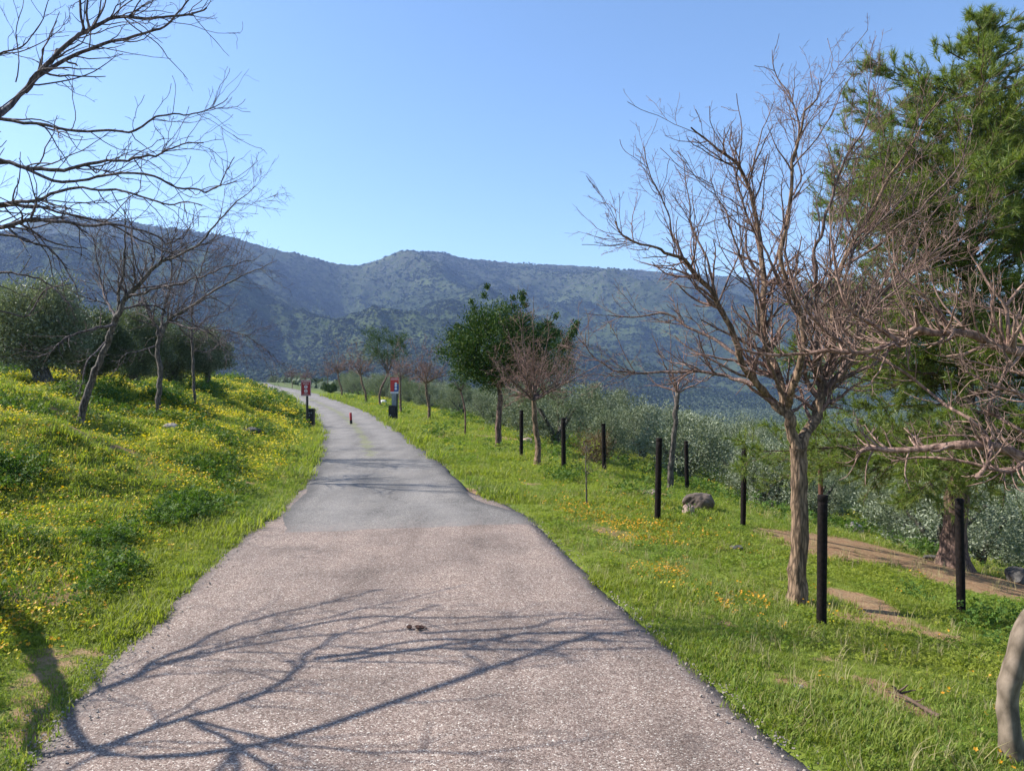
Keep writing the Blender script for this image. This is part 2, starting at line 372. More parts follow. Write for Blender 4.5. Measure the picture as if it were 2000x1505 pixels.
def road_mat(kind):
    m, t, out = new_mat('pinkish_chip_seal' if kind == 'pink' else 'grey_asphalt')
    geo = N(t, "ShaderNodeNewGeometry"); pos = geo.outputs['Position']
    vo = N(t, "ShaderNodeTexVoronoi"); vo.inputs['Scale'].default_value = 140 if kind == 'pink' else 150
    t.links.new(pos, vo.inputs['Vector'])
    ve = N(t, "ShaderNodeTexVoronoi"); ve.feature = 'DISTANCE_TO_EDGE'; ve.inputs['Scale'].default_value = 140 if kind == 'pink' else 150
    t.links.new(pos, ve.inputs['Vector'])
    sep = N(t, "ShaderNodeSeparateColor"); t.links.new(vo.outputs['Color'], sep.inputs[0])
    n1 = noise(t, 1.1, 6, .65, pos); n2 = noise(t, 14, 5, .7, pos); n3 = noise(t, 160, 3, .7, pos); n0 = noise(t, .35, 3, .5, pos)
    at_ = N(t, "ShaderNodeAttribute"); at_.attribute_name = "edge"
    if kind == 'pink':
        stone = ramp(t, [(0, (.09, .06, .045)), (.35, (.215, .152, .122)), (.7, (.305, .228, .188)), (.93, (.43, .355, .295)), (1, (.68, .62, .54))], sep.outputs[0]).outputs[0]
        gap = (.085, .068, .062)
        dark = (.12, .10, .095)
    else:
        stone = ramp(t, [(0, (.085, .077, .068)), (.4, (.172, .157, .142)), (.8, (.245, .225, .205)), (1, (.44, .41, .37))], sep.outputs[0]).outputs[0]
        gap = (.07, .065, .062)
        dark = (.06, .056, .054)
    gf = ramp(t, [(.0, (1, 1, 1)), (.11, (0, 0, 0))], ve.outputs['Distance']).outputs[0]
    c = mixc(t, math_n(t, 'MULTIPLY', gf, .75), stone, gap)
    tone = ramp(t, [(.3, (.68, .68, .68)), (.5, (1, 1, 1)), (.72, (1.2, 1.18, 1.15))], n1.outputs[0]).outputs[0]
    c = mixc(t, 1.0, c, tone, 'MULTIPLY')
    st = ramp(t, [(.36, (.72, .70, .68)), (.5, (1, 1, 1))], n2.outputs[0]).outputs[0]
    c = mixc(t, .6, c, mixc(t, 1.0, c, st, 'MULTIPLY'))
    ef = math_n(t, 'ADD', at_.outputs['Fac'], math_n(t, 'MULTIPLY', math_n(t, 'SUBTRACT', n2.outputs[0], .5), .9))
    ef = ramp(t, [(.45, (0, 0, 0)), (.8, (1, 1, 1))], ef).outputs[0]
    c = mixc(t, math_n(t, 'MULTIPLY', ef, .75), c, dark)
    # long faint stains and wheel wear along the road
    mpw = N(t, "ShaderNodeMapping"); mpw.inputs['Scale'].default_value = (2.6, .22, 1); mpw.inputs['Rotation'].default_value = (0, 0, .18)
    t.links.new(pos, mpw.inputs[0]); nw = noise(t, .8, 5, .6, mpw.outputs[0])
    c = mixc(t, 1.0, c, ramp(t, [(.35, (.80, .79, .78)), (.5, (1, 1, 1)), (.68, (1.13, 1.12, 1.10))], nw.outputs[0]).outputs[0], 'MULTIPLY')
    ns = noise(t, 2.2, 5, .6, pos)
    c = mixc(t, math_n(t, 'MULTIPLY', ramp(t, [(.62, (0, 0, 0)), (.72, (1, 1, 1))], ns.outputs[0]).outputs[0], .35), c, dark)
    # hairline cracks
    vc = N(t, "ShaderNodeTexVoronoi"); vc.feature = 'DISTANCE_TO_EDGE'; vc.inputs['Scale'].default_value = .42
    wob = N(t, "ShaderNodeVectorMath"); wob.operation = 'MULTIPLY_ADD'
    t.links.new(n1.outputs['Color'], wob.inputs[0]); wob.inputs[1].default_value = (1.6, 1.6, 0); t.links.new(pos, wob.inputs[2])
    t.links.new(wob.outputs[0], vc.inputs['Vector'])
    cf = ramp(t, [(0, (1, 1, 1)), (.009, (0, 0, 0))], vc.outputs['Distance']).outputs[0]
    cf = math_n(t, 'MULTIPLY', cf, ramp(t, [(.45, (0, 0, 0)), (.6, (1, 1, 1))], n0.outputs[0]).outputs[0])
    c = mixc(t, math_n(t, 'MULTIPLY', cf, .8), c, gap)
    # a strip of moss and silt down the middle of the grey road
    if kind == 'grey':
        at3 = N(t, "ShaderNodeAttribute"); at3.attribute_name = "moss"
        mf = math_n(t, 'ADD', at3.outputs['Fac'], math_n(t, 'MULTIPLY', math_n(t, 'SUBTRACT', n1.outputs[0], .5), 2.2))
        mf = ramp(t, [(.62, (0, 0, 0)), (.9, (1, 1, 1))], mf).outputs[0]
        c = mixc(t, math_n(t, 'MULTIPLY', mf, .55), c, (.16, .17, .06))
        at4 = N(t, "ShaderNodeAttribute"); at4.attribute_name = "track"
        c = mixc(t, math_n(t, 'MULTIPLY', at4.outputs['Fac'], .28), c, (.265, .243, .222))
        # the thin front edge is worn through to the pinkish surface below
        sy3 = N(t, "ShaderNodeSeparateXYZ"); t.links.new(pos, sy3.inputs[0])
        mr = N(t, "ShaderNodeMapRange"); mr.inputs[1].default_value = 8.2; mr.inputs[2].default_value = 10.6
        t.links.new(math_n(t, 'SUBTRACT', sy3.outputs[1], math_n(t, 'MULTIPLY', sy3.outputs[0], .12)), mr.inputs[0])
        wf = math_n(t, 'ADD', math_n(t, 'SUBTRACT', 1.0, mr.outputs[0]), math_n(t, 'MULTIPLY', math_n(t, 'SUBTRACT', n2.outputs[0], .5), 1.6))
        wf = ramp(t, [(.55, (0, 0, 0)), (1.0, (1, 1, 1))], wf).outputs[0]
        c = mixc(t, math_n(t, 'MULTIPLY', wf, .5), c, (.26, .20, .17))
    p = N(t, "ShaderNodeBsdfPrincipled"); t.links.new(c, p.inputs['Base Color']); p.inputs['Roughness'].default_value = .85
    p.inputs['Specular IOR Level'].default_value = .3
    b = N(t, "ShaderNodeBump"); b.inputs['Strength'].default_value = .55; b.inputs['Distance'].default_value = .006
    hgt = math_n(t, 'ADD', math_n(t, 'MINIMUM', ve.outputs['Distance'], .35), math_n(t, 'MULTIPLY', sep.outputs[1], .35))
    t.links.new(hgt, b.inputs['Height']); t.links.new(b.outputs[0], p.inputs['Normal'])
    t.links.new(p.outputs[0], out.inputs[0]); return m

M['ground'] = ground_mat(); M['mountain'] = mountain_mat()
M['road'] = road_mat('pink'); M['asphalt'] = road_mat('grey')

# ------------------------------------------------------------------ bare earth: where the turf is worn away
def seg_d(x, y, pts):
    d = np.full(np.shape(x), 1e9)
    for (ax, ay), (bx, by) in zip(pts[:-1], pts[1:]):
        vx, vy = bx - ax, by - ay; L = vx * vx + vy * vy
        t = np.clip(((x - ax) * vx + (y - ay) * vy) / L, 0, 1)
        d = np.minimum(d, np.hypot(x - ax - t * vx, y - ay - t * vy))
    return d

def px_line(*pp): return [hit(a, b)[:2] for a, b in pp]
PATHS = [
    (px_line((1650, 1068), (1710, 1073), (1800, 1094), (1900, 1125), (2000, 1150), (2100, 1175)), .78, 1.0),
    (px_line((1650, 1155), (1700, 1176), (1740, 1206)), .13, .95),
    (px_line((1640, 1195), (1740, 1215), (1830, 1235)), .15, .7),
    (px_line((870, 848), (940, 850), (1010, 854)), .6, 1.0),
    (px_line((1400, 1205), (1420, 1215)), .05, .7),
    (px_line((1530, 1320), (1570, 1335)), .05, .75),
    (px_line((1700, 1330), (1800, 1385)), .06, .8),
    (px_line((90, 1275), (180, 1265)), .10, .55),
    (px_line((90, 1300), (60, 1400), (40, 1440)), .10, .55),
    (px_line((1270, 955), (1300, 960)), .2, .8),
    (px_line((900, 950), (930, 965)), .15, .8),
    (px_line((150, 832), (250, 850)), .12, .6),
]
BOUNDS = [(min(p[0] for p in pts) - 3, max(p[0] for p in pts) + 3, min(p[1] for p in pts) - 3, max(p[1] for p in pts) + 3) for pts, w, st in PATHS]
def dirt_mask(x, y):
    d = np.zeros(np.shape(x))
    wob = (fbm(x * 1.6, y * 1.6, 60, 3) - .5) * .35
    for (pts, w, st), (x0, x1, y0, y1) in zip(PATHS, BOUNDS):
        k = (x > x0) & (x < x1) & (y > y0) & (y < y1)
        if not np.any(k): continue
        xx = x[k]; yy = y[k]; m = np.maximum(d[k], st * np.clip(1 - (seg_d(xx, yy, pts) + wob[k] * min(1, w * 3) - w) / max(.12, w * .6), 0, 1))
        d[k] = m
    # thin worn spots in the lawn
    sp = sstep(.62, .76, fbm(x * .9, y * .9, 77, 4))
    d = np.maximum(d, sp * .7 * (y < 16))
    return d

# ------------------------------------------------------------------ ground and mountains: one fan of land
OY = -12.0
NU, NR = 430, 600
us = np.linspace(-1.45, 1.45, NU)
# finer columns in the middle of the fan
us = np.sign(us) * (np.abs(us) / 1.45) ** 1.25 * 1.45
rs = np.exp(np.linspace(math.log(6.0), math.log(3400.0), NR))
UU, RRR = np.meshgrid(us, rs)
GX = UU * RRR; GY = RRR + OY
GZ = ground_h(GX, GY)
V = np.stack([GX, GY, GZ], -1).reshape(-1, 3)
def grid_faces(r0, r1, nc):
    r = np.arange(r0, r1 - 1)[:, None]; c = np.arange(nc - 1)[None, :]
    a = (r * nc + c).ravel()
    return np.stack([a, a + 1, a + nc + 1, a + nc], -1)
split = int(np.searchsorted(GY[:, 0], 420))
def add_attr(me, name, vals):
    a = me.attributes.new(name, 'FLOAT', 'POINT'); a.data.foreach_set("value", np.asarray(vals, dtype=np.float32).ravel())
V1 = V[:(split + 1) * NU]
me = mesh_np("ground", V1, grid_faces(0, split + 1, NU), M['ground'])
add_attr(me, "dirt", dirt_mask(V1[:, 0], V1[:, 1]))
add_attr(me, "far", np.clip(sstep(9, 15, V1[:, 0] - road_r(V1[:, 1])) + sstep(60, 120, V1[:, 1]), 0, 1))
g = obj("ground", me); tag(g, "green turf slopes either side of the road", kind='structure')
V2 = V[split * NU:]
me = mesh_np("mountain", V2, grid_faces(0, NR - split, NU), M['mountain'])
tag(obj("mountain", me), "scrub covered mountain range with a small knoll on its ridge", kind='structure')

# ------------------------------------------------------------------ road: pinkish chip seal in front, grey asphalt beyond
def road_strip(name, ys, lf, rf, mat, lift, ncol=34, jit=.035, seed=1, extra=None):
    ys = np.asarray(ys)
    l = lf(ys) + (fbm(ys * 2.3, ys * 0 + seed, seed, 4) - .5) * jit * 4
    r = rf(ys) + (fbm(ys * 2.3, ys * 0 + seed + 9, seed + 5, 4) - .5) * jit * 4
    s = np.linspace(0, 1, ncol); s = .5 - .5 * np.cos(np.pi * s) * (1 - 0) if False else s
    X = l[:, None] * (1 - s) + r[:, None] * s; Y = np.repeat(ys[:, None], ncol, 1)
    if extra is not None: Y = extra(X, Y)
    base = np.interp(Y, RY, RZ)
    ed = np.minimum(s, 1 - s)[None, :] * (r - l)[:, None]
    lf_ = lift if extra is None else .0125 + (lift - .0125) * sstep(8.3, 10.5, Y)
    Z = base + lf_ - .018 * (1 - sstep(0, .12, ed)) + (fbm(X / 1.5, Y / 1.5, 55, 3) - .5) * .012
    # skirts down into the turf
    Vt = np.stack([X, Y, Z], -1)
    sk0 = Vt[:, :1].copy(); sk0[..., 0] -= .02; sk0[..., 2] -= .12
    sk1 = Vt[:, -1:].copy(); sk1[..., 0] += .02; sk1[..., 2] -= .12
    Vt = np.concatenate([sk0, Vt, sk1], 1); nc = ncol + 2
    Vt[0, :, 2] -= .004
    me = mesh_np(name, Vt.reshape(-1, 3), grid_faces(0, len(ys), nc), mat)
    e = np.clip(1 - ed / (.28 if extra is None else .5), 0, 1)
    e = np.concatenate([np.ones((len(ys), 1)), e, np.ones((len(ys), 1))], 1); add_attr(me, "edge", e)
    q = np.abs(s - .47)[None, :] * np.ones((len(ys), 1))
    moss = np.clip(1 - q / .16, 0, 1) * sstep(14, 20, Y)
    tr = np.exp(-((s - .24) / .09) ** 2)[None, :] + np.exp(-((s - .70) / .09) ** 2)[None, :]
    tr = tr * np.ones((len(ys), 1))
    for nm, a in (("moss", moss), ("track", tr)):
        add_attr(me, nm, np.concatenate([a[:, :1], a, a[:, -1:]], 1))
    return obj(name, me)

ys = np.linspace(-9, 11.9, 380)
o = road_strip("road", ys, lambda y: road_l(y) - .02, lambda y: road_r(y) + .06 * sstep(10, 11, y) - .0 + -.0 * y - .30 * sstep(10.2, 11.9, y), M['road'], .012, seed=3, jit=.022)
tag(o, "pinkish chip seal road surface in the foreground", kind='structure')
yy = np.concatenate([np.linspace(8.0, 30, 420), np.linspace(30.2, 200, 260)])
def grey_l(y): return road_l(y) + .06 + .12 * (1 - sstep(8.3, 9.5, y))
def grey_r(y): return road_r(y) - np.interp(y, [8, 9.4, 10.4, 11.2, 12.5, 14.5, 16], [.10, .12, .22, .26, .20, .10, .03])
def skew(X, Y):
    w = 1 - sstep(8.0, 11.0, Y)
    return Y + w * ((X + 2.9) * .20 + .25 + (fbm(X * 2, X * 0, 21, 3) - .5) * .22 + (fbm(X * 11, X * 0, 27, 3) - .5) * .10)
o = road_strip("asphalt_road", yy, grey_l, grey_r, M['asphalt'], .020, seed=8, jit=.018, extra=skew)
tag(o, "grey asphalt road curving away to the left", kind='structure')

# ------------------------------------------------------------------ scattering of what nobody could count
def gn_scatter(name, pts, rot, scale, idx, protos, label):
    me = bpy.data.meshes.new(name); n = len(pts)
    me.vertices.add(n); me.vertices.foreach_set("co", np.asarray(pts, dtype=np.float32).ravel())
    a = me.attributes.new("rot", 'FLOAT_VECTOR', 'POINT'); a.data.foreach_set("vector", np.asarray(rot, dtype=np.float32).ravel())
    a = me.attributes.new("scl", 'FLOAT_VECTOR', 'POINT'); a.data.foreach_set("vector", np.asarray(scale, dtype=np.float32).ravel())
    a = me.attributes.new("pick", 'INT', 'POINT'); a.data.foreach_set("value", np.asarray(idx, dtype=np.int32).ravel())
    me.update()
    col = bpy.data.collections.new(name + "_kinds")
    for p in protos:
        col.objects.link(p)
    ng = bpy.data.node_groups.new(name + "_scatter", 'GeometryNodeTree')
    ng.interface.new_socket("Geometry", in_out='INPUT', socket_type='NodeSocketGeometry')
    ng.interface.new_socket("Geometry", in_out='OUTPUT', socket_type='NodeSocketGeometry')
    gi = ng.nodes.new('NodeGroupInput'); go = ng.nodes.new('NodeGroupOutput')
    ci = ng.nodes.new('GeometryNodeCollectionInfo'); ci.inputs[0].default_value = col
    ci.inputs['Separate Children'].default_value = True; ci.inputs['Reset Children'].default_value = True
    ip = ng.nodes.new('GeometryNodeInstanceOnPoints'); ip.inputs['Pick Instance'].default_value = True
    def na(nm, ty):
        q = ng.nodes.new('GeometryNodeInputNamedAttribute'); q.data_type = ty; q.inputs['Name'].default_value = nm; return q.outputs[0]
    ng.links.new(gi.outputs[0], ip.inputs['Points']); ng.links.new(ci.outputs[0], ip.inputs['Instance'])
    ng.links.new(na("pick", 'INT'), ip.inputs['Instance Index'])
    ng.links.new(na("rot", 'FLOAT_VECTOR'), ip.inputs['Rotation']); ng.links.new(na("scl", 'FLOAT_VECTOR'), ip.inputs['Scale'])
    ng.links.new(ip.outputs[0], go.inputs[0])
    o = obj(name, me); md = o.modifiers.new("scatter", 'NODES'); md.node_group = ng
    tag(o, label, kind='stuff')
    return o

def proto(name, V, F, mat, smooth=False):
    return bpy.data.objects.new(name, mesh_np(name, V, F, mat, smooth))

def blades(n, rad, h0, h1, w, lean, rng):
    th = rng.uniform(0, 2 * np.pi, n); rr = rad * np.sqrt(rng.uniform(0, 1, n))
    b = np.stack([rr * np.cos(th), rr * np.sin(th), np.zeros(n) - .01], -1)
    h = rng.uniform(h0, h1, n); a = rng.uniform(0, 2 * np.pi, n); ln = rng.uniform(.1, 1, n) * lean * h
    d = np.stack([np.cos(a), np.sin(a), 0 * a], -1); s = np.stack([-np.sin(a), np.cos(a), 0 * a], -1) * (w * rng.uniform(.6, 1.2, n))[:, None]
    up = np.array([0, 0, 1.0])
    m = b + d * (ln * .35)[:, None] + up * (h * .6)[:, None]; tp = b + d * ln[:, None] + up * (h * .95)[:, None]
    V = np.stack([b - s, b + s, m + s * .8, m - s * .8, tp], 1).reshape(-1, 3)
    i = np.arange(n)[:, None] * 5
    return V, [i + np.array([[0, 1, 2, 3]]), i + np.array([[3, 2, 4]])]

def leaves_disc(n, rad, h0, h1, size, tilt, rng):
    """small rounded weed leaves held flat above the ground, in threes"""
    th = rng.uniform(0, 2 * np.pi, n); rr = rad * np.sqrt(rng.uniform(0, 1, n))
    c = np.stack([rr * np.cos(th), rr * np.sin(th), rng.uniform(h0, h1, n) * (1.1 - .5 * rr / rad)], -1)
    nrm = norm(np.stack([rng.normal(0, tilt, n), rng.normal(0, tilt, n), np.ones(n)], -1))
    Vs = []; Fs = []; off = 0
    a0 = rng.uniform(0, 2 * np.pi, n)
    for k in range(3):
        a = a0 + k * 2.1
        d = np.stack([np.cos(a), np.sin(a), 0 * a], -1); d = norm(d - nrm * (d * nrm).sum(-1, keepdims=True)); s = np.cross(nrm, d)
        L = (size * rng.uniform(.7, 1.3, n))[:, None]
        Vk = np.stack([c, c + d * L * .6 + s * L * .42, c + d * L * 1.1 - nrm * L * .15, c + d * L * .6 - s * L * .42], 1).reshape(-1, 3)
        Vs.append(Vk); Fs.append(np.arange(n)[:, None] * 4 + np.array([[0, 1, 2, 3]]) + off); off += n * 4
    return np.concatenate(Vs), np.concatenate(Fs)

def flowers(n, rad, h0, h1, size, rng):
    th = rng.uniform(0, 2 * np.pi, n); rr = rad * np.sqrt(rng.uniform(0, 1, n))
    c = np.stack([rr * np.cos(th), rr * np.sin(th), rng.uniform(h0, h1, n)], -1)
    nrm = norm(np.stack([rng.normal(-.25, .45, n), rng.normal(0, .45, n), np.ones(n)], -1))
    Vs = []; Fs = []; off = 0; a0 = rng.uniform(0, 6, n)
    for k in range(5):
        a = a0 + k * 2 * np.pi / 5
        d = np.stack([np.cos(a), np.sin(a), 0 * a], -1); d = norm(d - nrm * (d * nrm).sum(-1, keepdims=True)); s = np.cross(nrm, d)
        L = size
        Vk = np.stack([c, c + d * L * .6 + s * L * .35 + nrm * L * .25, c + d * L + nrm * L * .3, c + d * L * .6 - s * L * .35 + nrm * L * .25], 1).reshape(-1, 3)
        Vs.append(Vk); Fs.append(np.arange(n)[:, None] * 4 + np.array([[0, 1, 2, 3]]) + off); off += n * 4
    return np.concatenate(Vs), np.concatenate(Fs)

rng = np.random.default_rng(11)
def sample_ground(n, dens_pow=1.5, y0=1.6, y1=75., knee=5.0, umax=.95, ulo=None):
    g = np.exp(np.linspace(math.log(y0), math.log(y1), 800))
    d = np.where(g < knee, 1.0, (knee / g) ** dens_pow) * (g + .8)
    cdf = np.concatenate([[0], np.cumsum((d[1:] + d[:-1]) / 2 * np.diff(g))]); cdf /= cdf[-1]
    Y = np.interp(rng.uniform(0, 1, n), cdf, g)
    X = rng.uniform(-umax, umax, n) * (Y + .8)
    return X, Y

def verge(x, y):
    """signed distance outside the road, positive on the turf"""
    l = road_l(y); r = road_r(y)
    rr = np.where(y > 11.0, r, r)
    w = (fbm(x * 3, y * 3, 71, 3) - .5) * .22
    return np.maximum(l - x, x - rr) + w

def lawn_ok(x, y):
    r = road_r(y)
    return (x - r < 15) | (x < r)

def zrot(n, tilt=.12):
    return np.stack([rng.normal(0, tilt, n), rng.normal(0, tilt, n), rng.uniform(0, 6.28, n)], -1)

# grass
protos = []
for k in range(5):
    Vb, Fb = blades(28, .075, .016, .048, .0026, 1.0, rng); protos.append(proto("grass_clump", Vb, Fb, M['grass']))
for k in range(2):
    Vb, Fb = blades(34, .06, .035, .085, .0028, .9, rng); protos.append(proto("grass_tuft", Vb, Fb, M['grass']))
X, Y = sample_ground(215000)
v = verge(X, Y); dm = dirt_mask(X, Y); pr = rng.uniform(0, 1, len(X))
keep = (v > .0) & lawn_ok(X, Y) & (pr > dm * 1.08)
X, Y, v = X[keep], Y[keep], v[keep]; n = len(X)
tall = fbm(X * .8, Y * .8, 33, 3)
dst = np.maximum(1, (Y / 7.0) ** .62)
edge_tall = 1 + .7 * np.exp(-((v - .12) / .12) ** 2) * (X < 0)
s = dst * rng.uniform(.6, 1.15, n) * (.68 + .75 * sstep(.35, .7, tall)) * edge_tall
s = s * np.where((X < 0), 1.1, .95)
pick = np.where((rng.uniform(0, 1, n) < .10 + .5 * sstep(.62, .75, tall)), rng.integers(5, 7, n), rng.integers(0, 5, n))
gn_scatter("grass", np.stack([X, Y, ground_h(X, Y)], -1), zrot(n), np.stack([s, s, s * .85], -1), pick, protos, "green grass growing on both sides of the road")

M['straw'] = leaf_mat('dry_stalks', [(.30, .25, .12), (.42, .36, .20), (.24, .22, .10)], .3, .7, spec=.1)
pd = []
for k in range(3):
    Vb, Fb = blades(9, .05, .07, .17, .0018, .8, rng); pd.append(proto("dry_grass_tuft", Vb, Fb, M['straw']))
X2, Y2 = sample_ground(16000, 1.4); v2 = verge(X2, Y2)
k = (v2 > .08) & lawn_ok(X2, Y2) & (fbm(X2 * .7, Y2 * .7, 64, 3) > .48)
X2, Y2 = X2[k], Y2[k]; n2 = len(X2); s2 = rng.uniform(.5, 1.1, n2) * np.maximum(1, (Y2 / 8) ** .5)
gn_scatter("dry_grass", np.stack([X2, Y2, ground_h(X2, Y2)], -1), zrot(n2, .2), np.stack([s2, s2, s2], -1), rng.integers(0, 3, n2), pd, "scattered dry grass stalks in the turf")

# low leafy weeds
protos = []
for k in range(5):
    Vb, Fb = leaves_disc(26, .10, .012, .055, .0115, .85, rng); protos.append(proto("clover_clump", Vb, Fb, M['weed']))
for k in range(3):
    Vb, Fb = leaves_disc(50, .13, .02, .12, .016, .8, rng); protos.append(proto("dark_weed_clump", Vb, Fb, M['darkweed']))
X, Y = sample_ground(105000)
v = verge(X, Y); dm = dirt_mask(X, Y); pr = rng.uniform(0, 1, len(X))
pat = fbm(X * .75 + 3, Y * .75, 101, 4)
left = X < road_l(Y)
keep = (v > .10) & lawn_ok(X, Y) & (pr > dm * 1.6) & (rng.uniform(0, 1, len(X)) < np.where(left, (.26 + .5 * sstep(.4, .6, pat)) * (.25 + .75 * sstep(.2, .9, v)), .12 + .38 * sstep(.45, .65, pat)))
X, Y, v, pat, left = X[keep], Y[keep], v[keep], pat[keep], left[keep]; n = len(X)
dst = np.maximum(1, (Y / 7.0) ** .62)
mound = fbm(X / .95, Y / 1.5, 3 + 900, 3)
dark = (mound > .61) & (v > .5) & (rng.uniform(0, 1, n) < np.where(left, .7, .3))
s = dst * rng.uniform(.7, 1.3, n) * np.where(dark, 1.25, 1.0)
gn_scatter("weeds", np.stack([X, Y, ground_h(X, Y) + .005], -1), zrot(n, .2), np.stack([s, s, s * np.where(dark, 1.1, .9)], -1),
           np.where(dark, rng.integers(5, 8, n), rng.integers(0, 5, n)), protos, "leafy green weeds covering the banks")

# wild flowers
protos = [proto("golden_flowers", *flowers(6, .12, .04, .10, .0115, rng), M['yellow']) for k in range(3)]
protos += [proto("orange_flowers", *flowers(5, .10, .04, .09, .012, rng), M['orange']) for k in range(2)]
X, Y = sample_ground(210000, 1.2)
v = verge(X, Y); left = X < road_l(Y); dm = dirt_mask(X, Y)
pat = fbm(X * .55 + 13, Y * .55, 205, 4); pat2 = fbm(X * .2, Y * .2, 305, 3)
pl = .22 + .78 * sstep(.40, .60, pat) * (.35 + .65 * sstep(.35, .6, pat2)); pl = pl * sstep(.25, 1.2, v) * np.interp(Y, [0, 5, 8, 60], [.7, .8, 1, .8])
dl = road_l(Y) - X
pl = pl * np.where(dl > 6.0, .35 + .65 * sstep(.5, .6, pat), 1)
ob = np.exp(-(((X - 1.05) / .85) ** 2 + ((Y - 8.7) / 1.7) ** 2)) + .45 * np.exp(-(((X - 1.5) / .7) ** 2 + ((Y - 6.6) / .7) ** 2))
prr = np.clip(.010 + 1.3 * ob * sstep(.40, .6, pat) + .16 * sstep(.55, .7, pat) * sstep(12, 30, Y), 0, 1) * sstep(.3, .8, v)
p_ = np.where(left, pl, prr) * (1 - dm)
keep = (v > .2) & lawn_ok(X, Y) & (rng.uniform(0, 1, len(X)) < p_)
X, Y, left = X[keep], Y[keep], left[keep]; n = len(X)
orange = rng.uniform(0, 1, n) < np.where(left, np.interp(Y, [0, 9, 14], [.45, .40, .06]), .9 * (Y < 14) + .08)
dst = np.maximum(1.1, (Y / 7.0) ** .66)
s = dst * rng.uniform(.55, 1.1, n) * np.where(left, 1, .8)
gn_scatter("wildflowers", np.stack([X, Y, ground_h(X, Y)], -1), zrot(n, .15), np.stack([s, s, s * .95], -1),
           np.where(orange, rng.integers(3, 5, n), rng.integers(0, 3, n)), protos, "small yellow and orange wildflowers in the turf")

# loose chippings along both edges of the road
M['chip'] = plain_mat('stone_chippings', (.16, .13, .11), (.42, .36, .31), 3, .9, .3)
def chip(k):
    g = np.random.default_rng(k); a = norm(g.normal(0, 1, (8, 3))) * .011 * g.uniform(.6, 1.1, (8, 1)); 
    q = np.array([[-1, -1, -1], [1, -1, -1], [1, 1, -1], [-1, 1, -1], [-1, -1, 1], [1, -1, 1], [1, 1, 1], [-1, 1, 1]]) * .007 + a * .45
    q[:, 2] *= .6
    return proto("chipping", q, np.array([(0, 3, 2, 1), (4, 5, 6, 7), (0, 1, 5, 4), (1, 2, 6, 5), (2, 3, 7, 6), (3, 0, 4, 7)]), M['chip'])
n = 6500
Y = 2.5 + 22 * rng.uniform(0, 1, n) ** 1.6; side = rng.uniform(0, 1, n) < .5; off = rng.normal(.02, .09, n)
X = np.where(side, road_l(Y) - off, road_r(Y) + off)
k = (rng.uniform(0, 1, n) < .35 + .65 * sstep(.45, .6, fbm(X * 2, Y * 2, 12, 3)))
X, Y, off = X[k], Y[k], off[k]; n = len(X)
zz = np.where(off > .03, ground_h(X, Y) + .004, np.interp(Y, RY, RZ) + .018)
s = rng.uniform(.25, .8, n) * np.maximum(1, Y / 14)
gn_scatter("gravel", np.stack([X, Y, zz], -1), rng.uniform(0, 6, (n, 3)) * [.1, .1, 1], np.stack([s, s, s], -1), rng.integers(0, 4, n), [chip(k) for k in range(4)], "loose stone chippings along the road edges")

# ------------------------------------------------------------------ wood and leaves
def tubes(P, R, k):
    """P (B,n,3) centre lines, R (B,n) radii -> vertices and quads"""
    B, n, _ = P.shape
    T = np.gradient(P, axis=1); T = norm(T)
    mean = norm(P[:, -1] - P[:, 0])
    ref = np.where(np.abs(mean[:, 2:3]) > .8, np.array([[1.0, .13, 0]]), np.array([[0.05, .1, 1.0]]))
    Nn = norm(np.cross(T, ref[:, None, :])); Bn = np.cross(T, Nn)
    a = np.arange(k) * 2 * np.pi / k
    ring = (np.cos(a)[None, None, :, None] * Nn[:, :, None, :] + np.sin(a)[None, None, :, None] * Bn[:, :, None, :])
    V = P[:, :, None, :] + ring * R[:, :, None, None]
    b = np.arange(B)[:, None, None] * n * k; i = np.arange(n - 1)[None, :, None] * k; j = np.arange(k)[None, None, :]; j2 = (j + 1) % k
    F = np.stack([b + i + j, b + i + j2, b + i + k + j2, b + i + k + j], -1).reshape(-1, 4)
    return V.reshape(-1, 3), F

def catmull(pts, n):
    p = np.asarray(pts, dtype=float); q = np.vstack([2 * p[0] - p[1], p, 2 * p[-1] - p[-2]])
    m = len(p) - 1; ts = np.linspace(0, m - 1e-6, n); out = []
    for t in ts:
        i = int(t); f = t - i; a, b, c, d = q[i], q[i + 1], q[i + 2], q[i + 3]
        out.append(.5 * ((2 * b) + (-a + c) * f + (2 * a - 5 * b + 4 * c - d) * f * f + (-a + 3 * b - 3 * c + d) * f ** 3))
    return np.array(out)

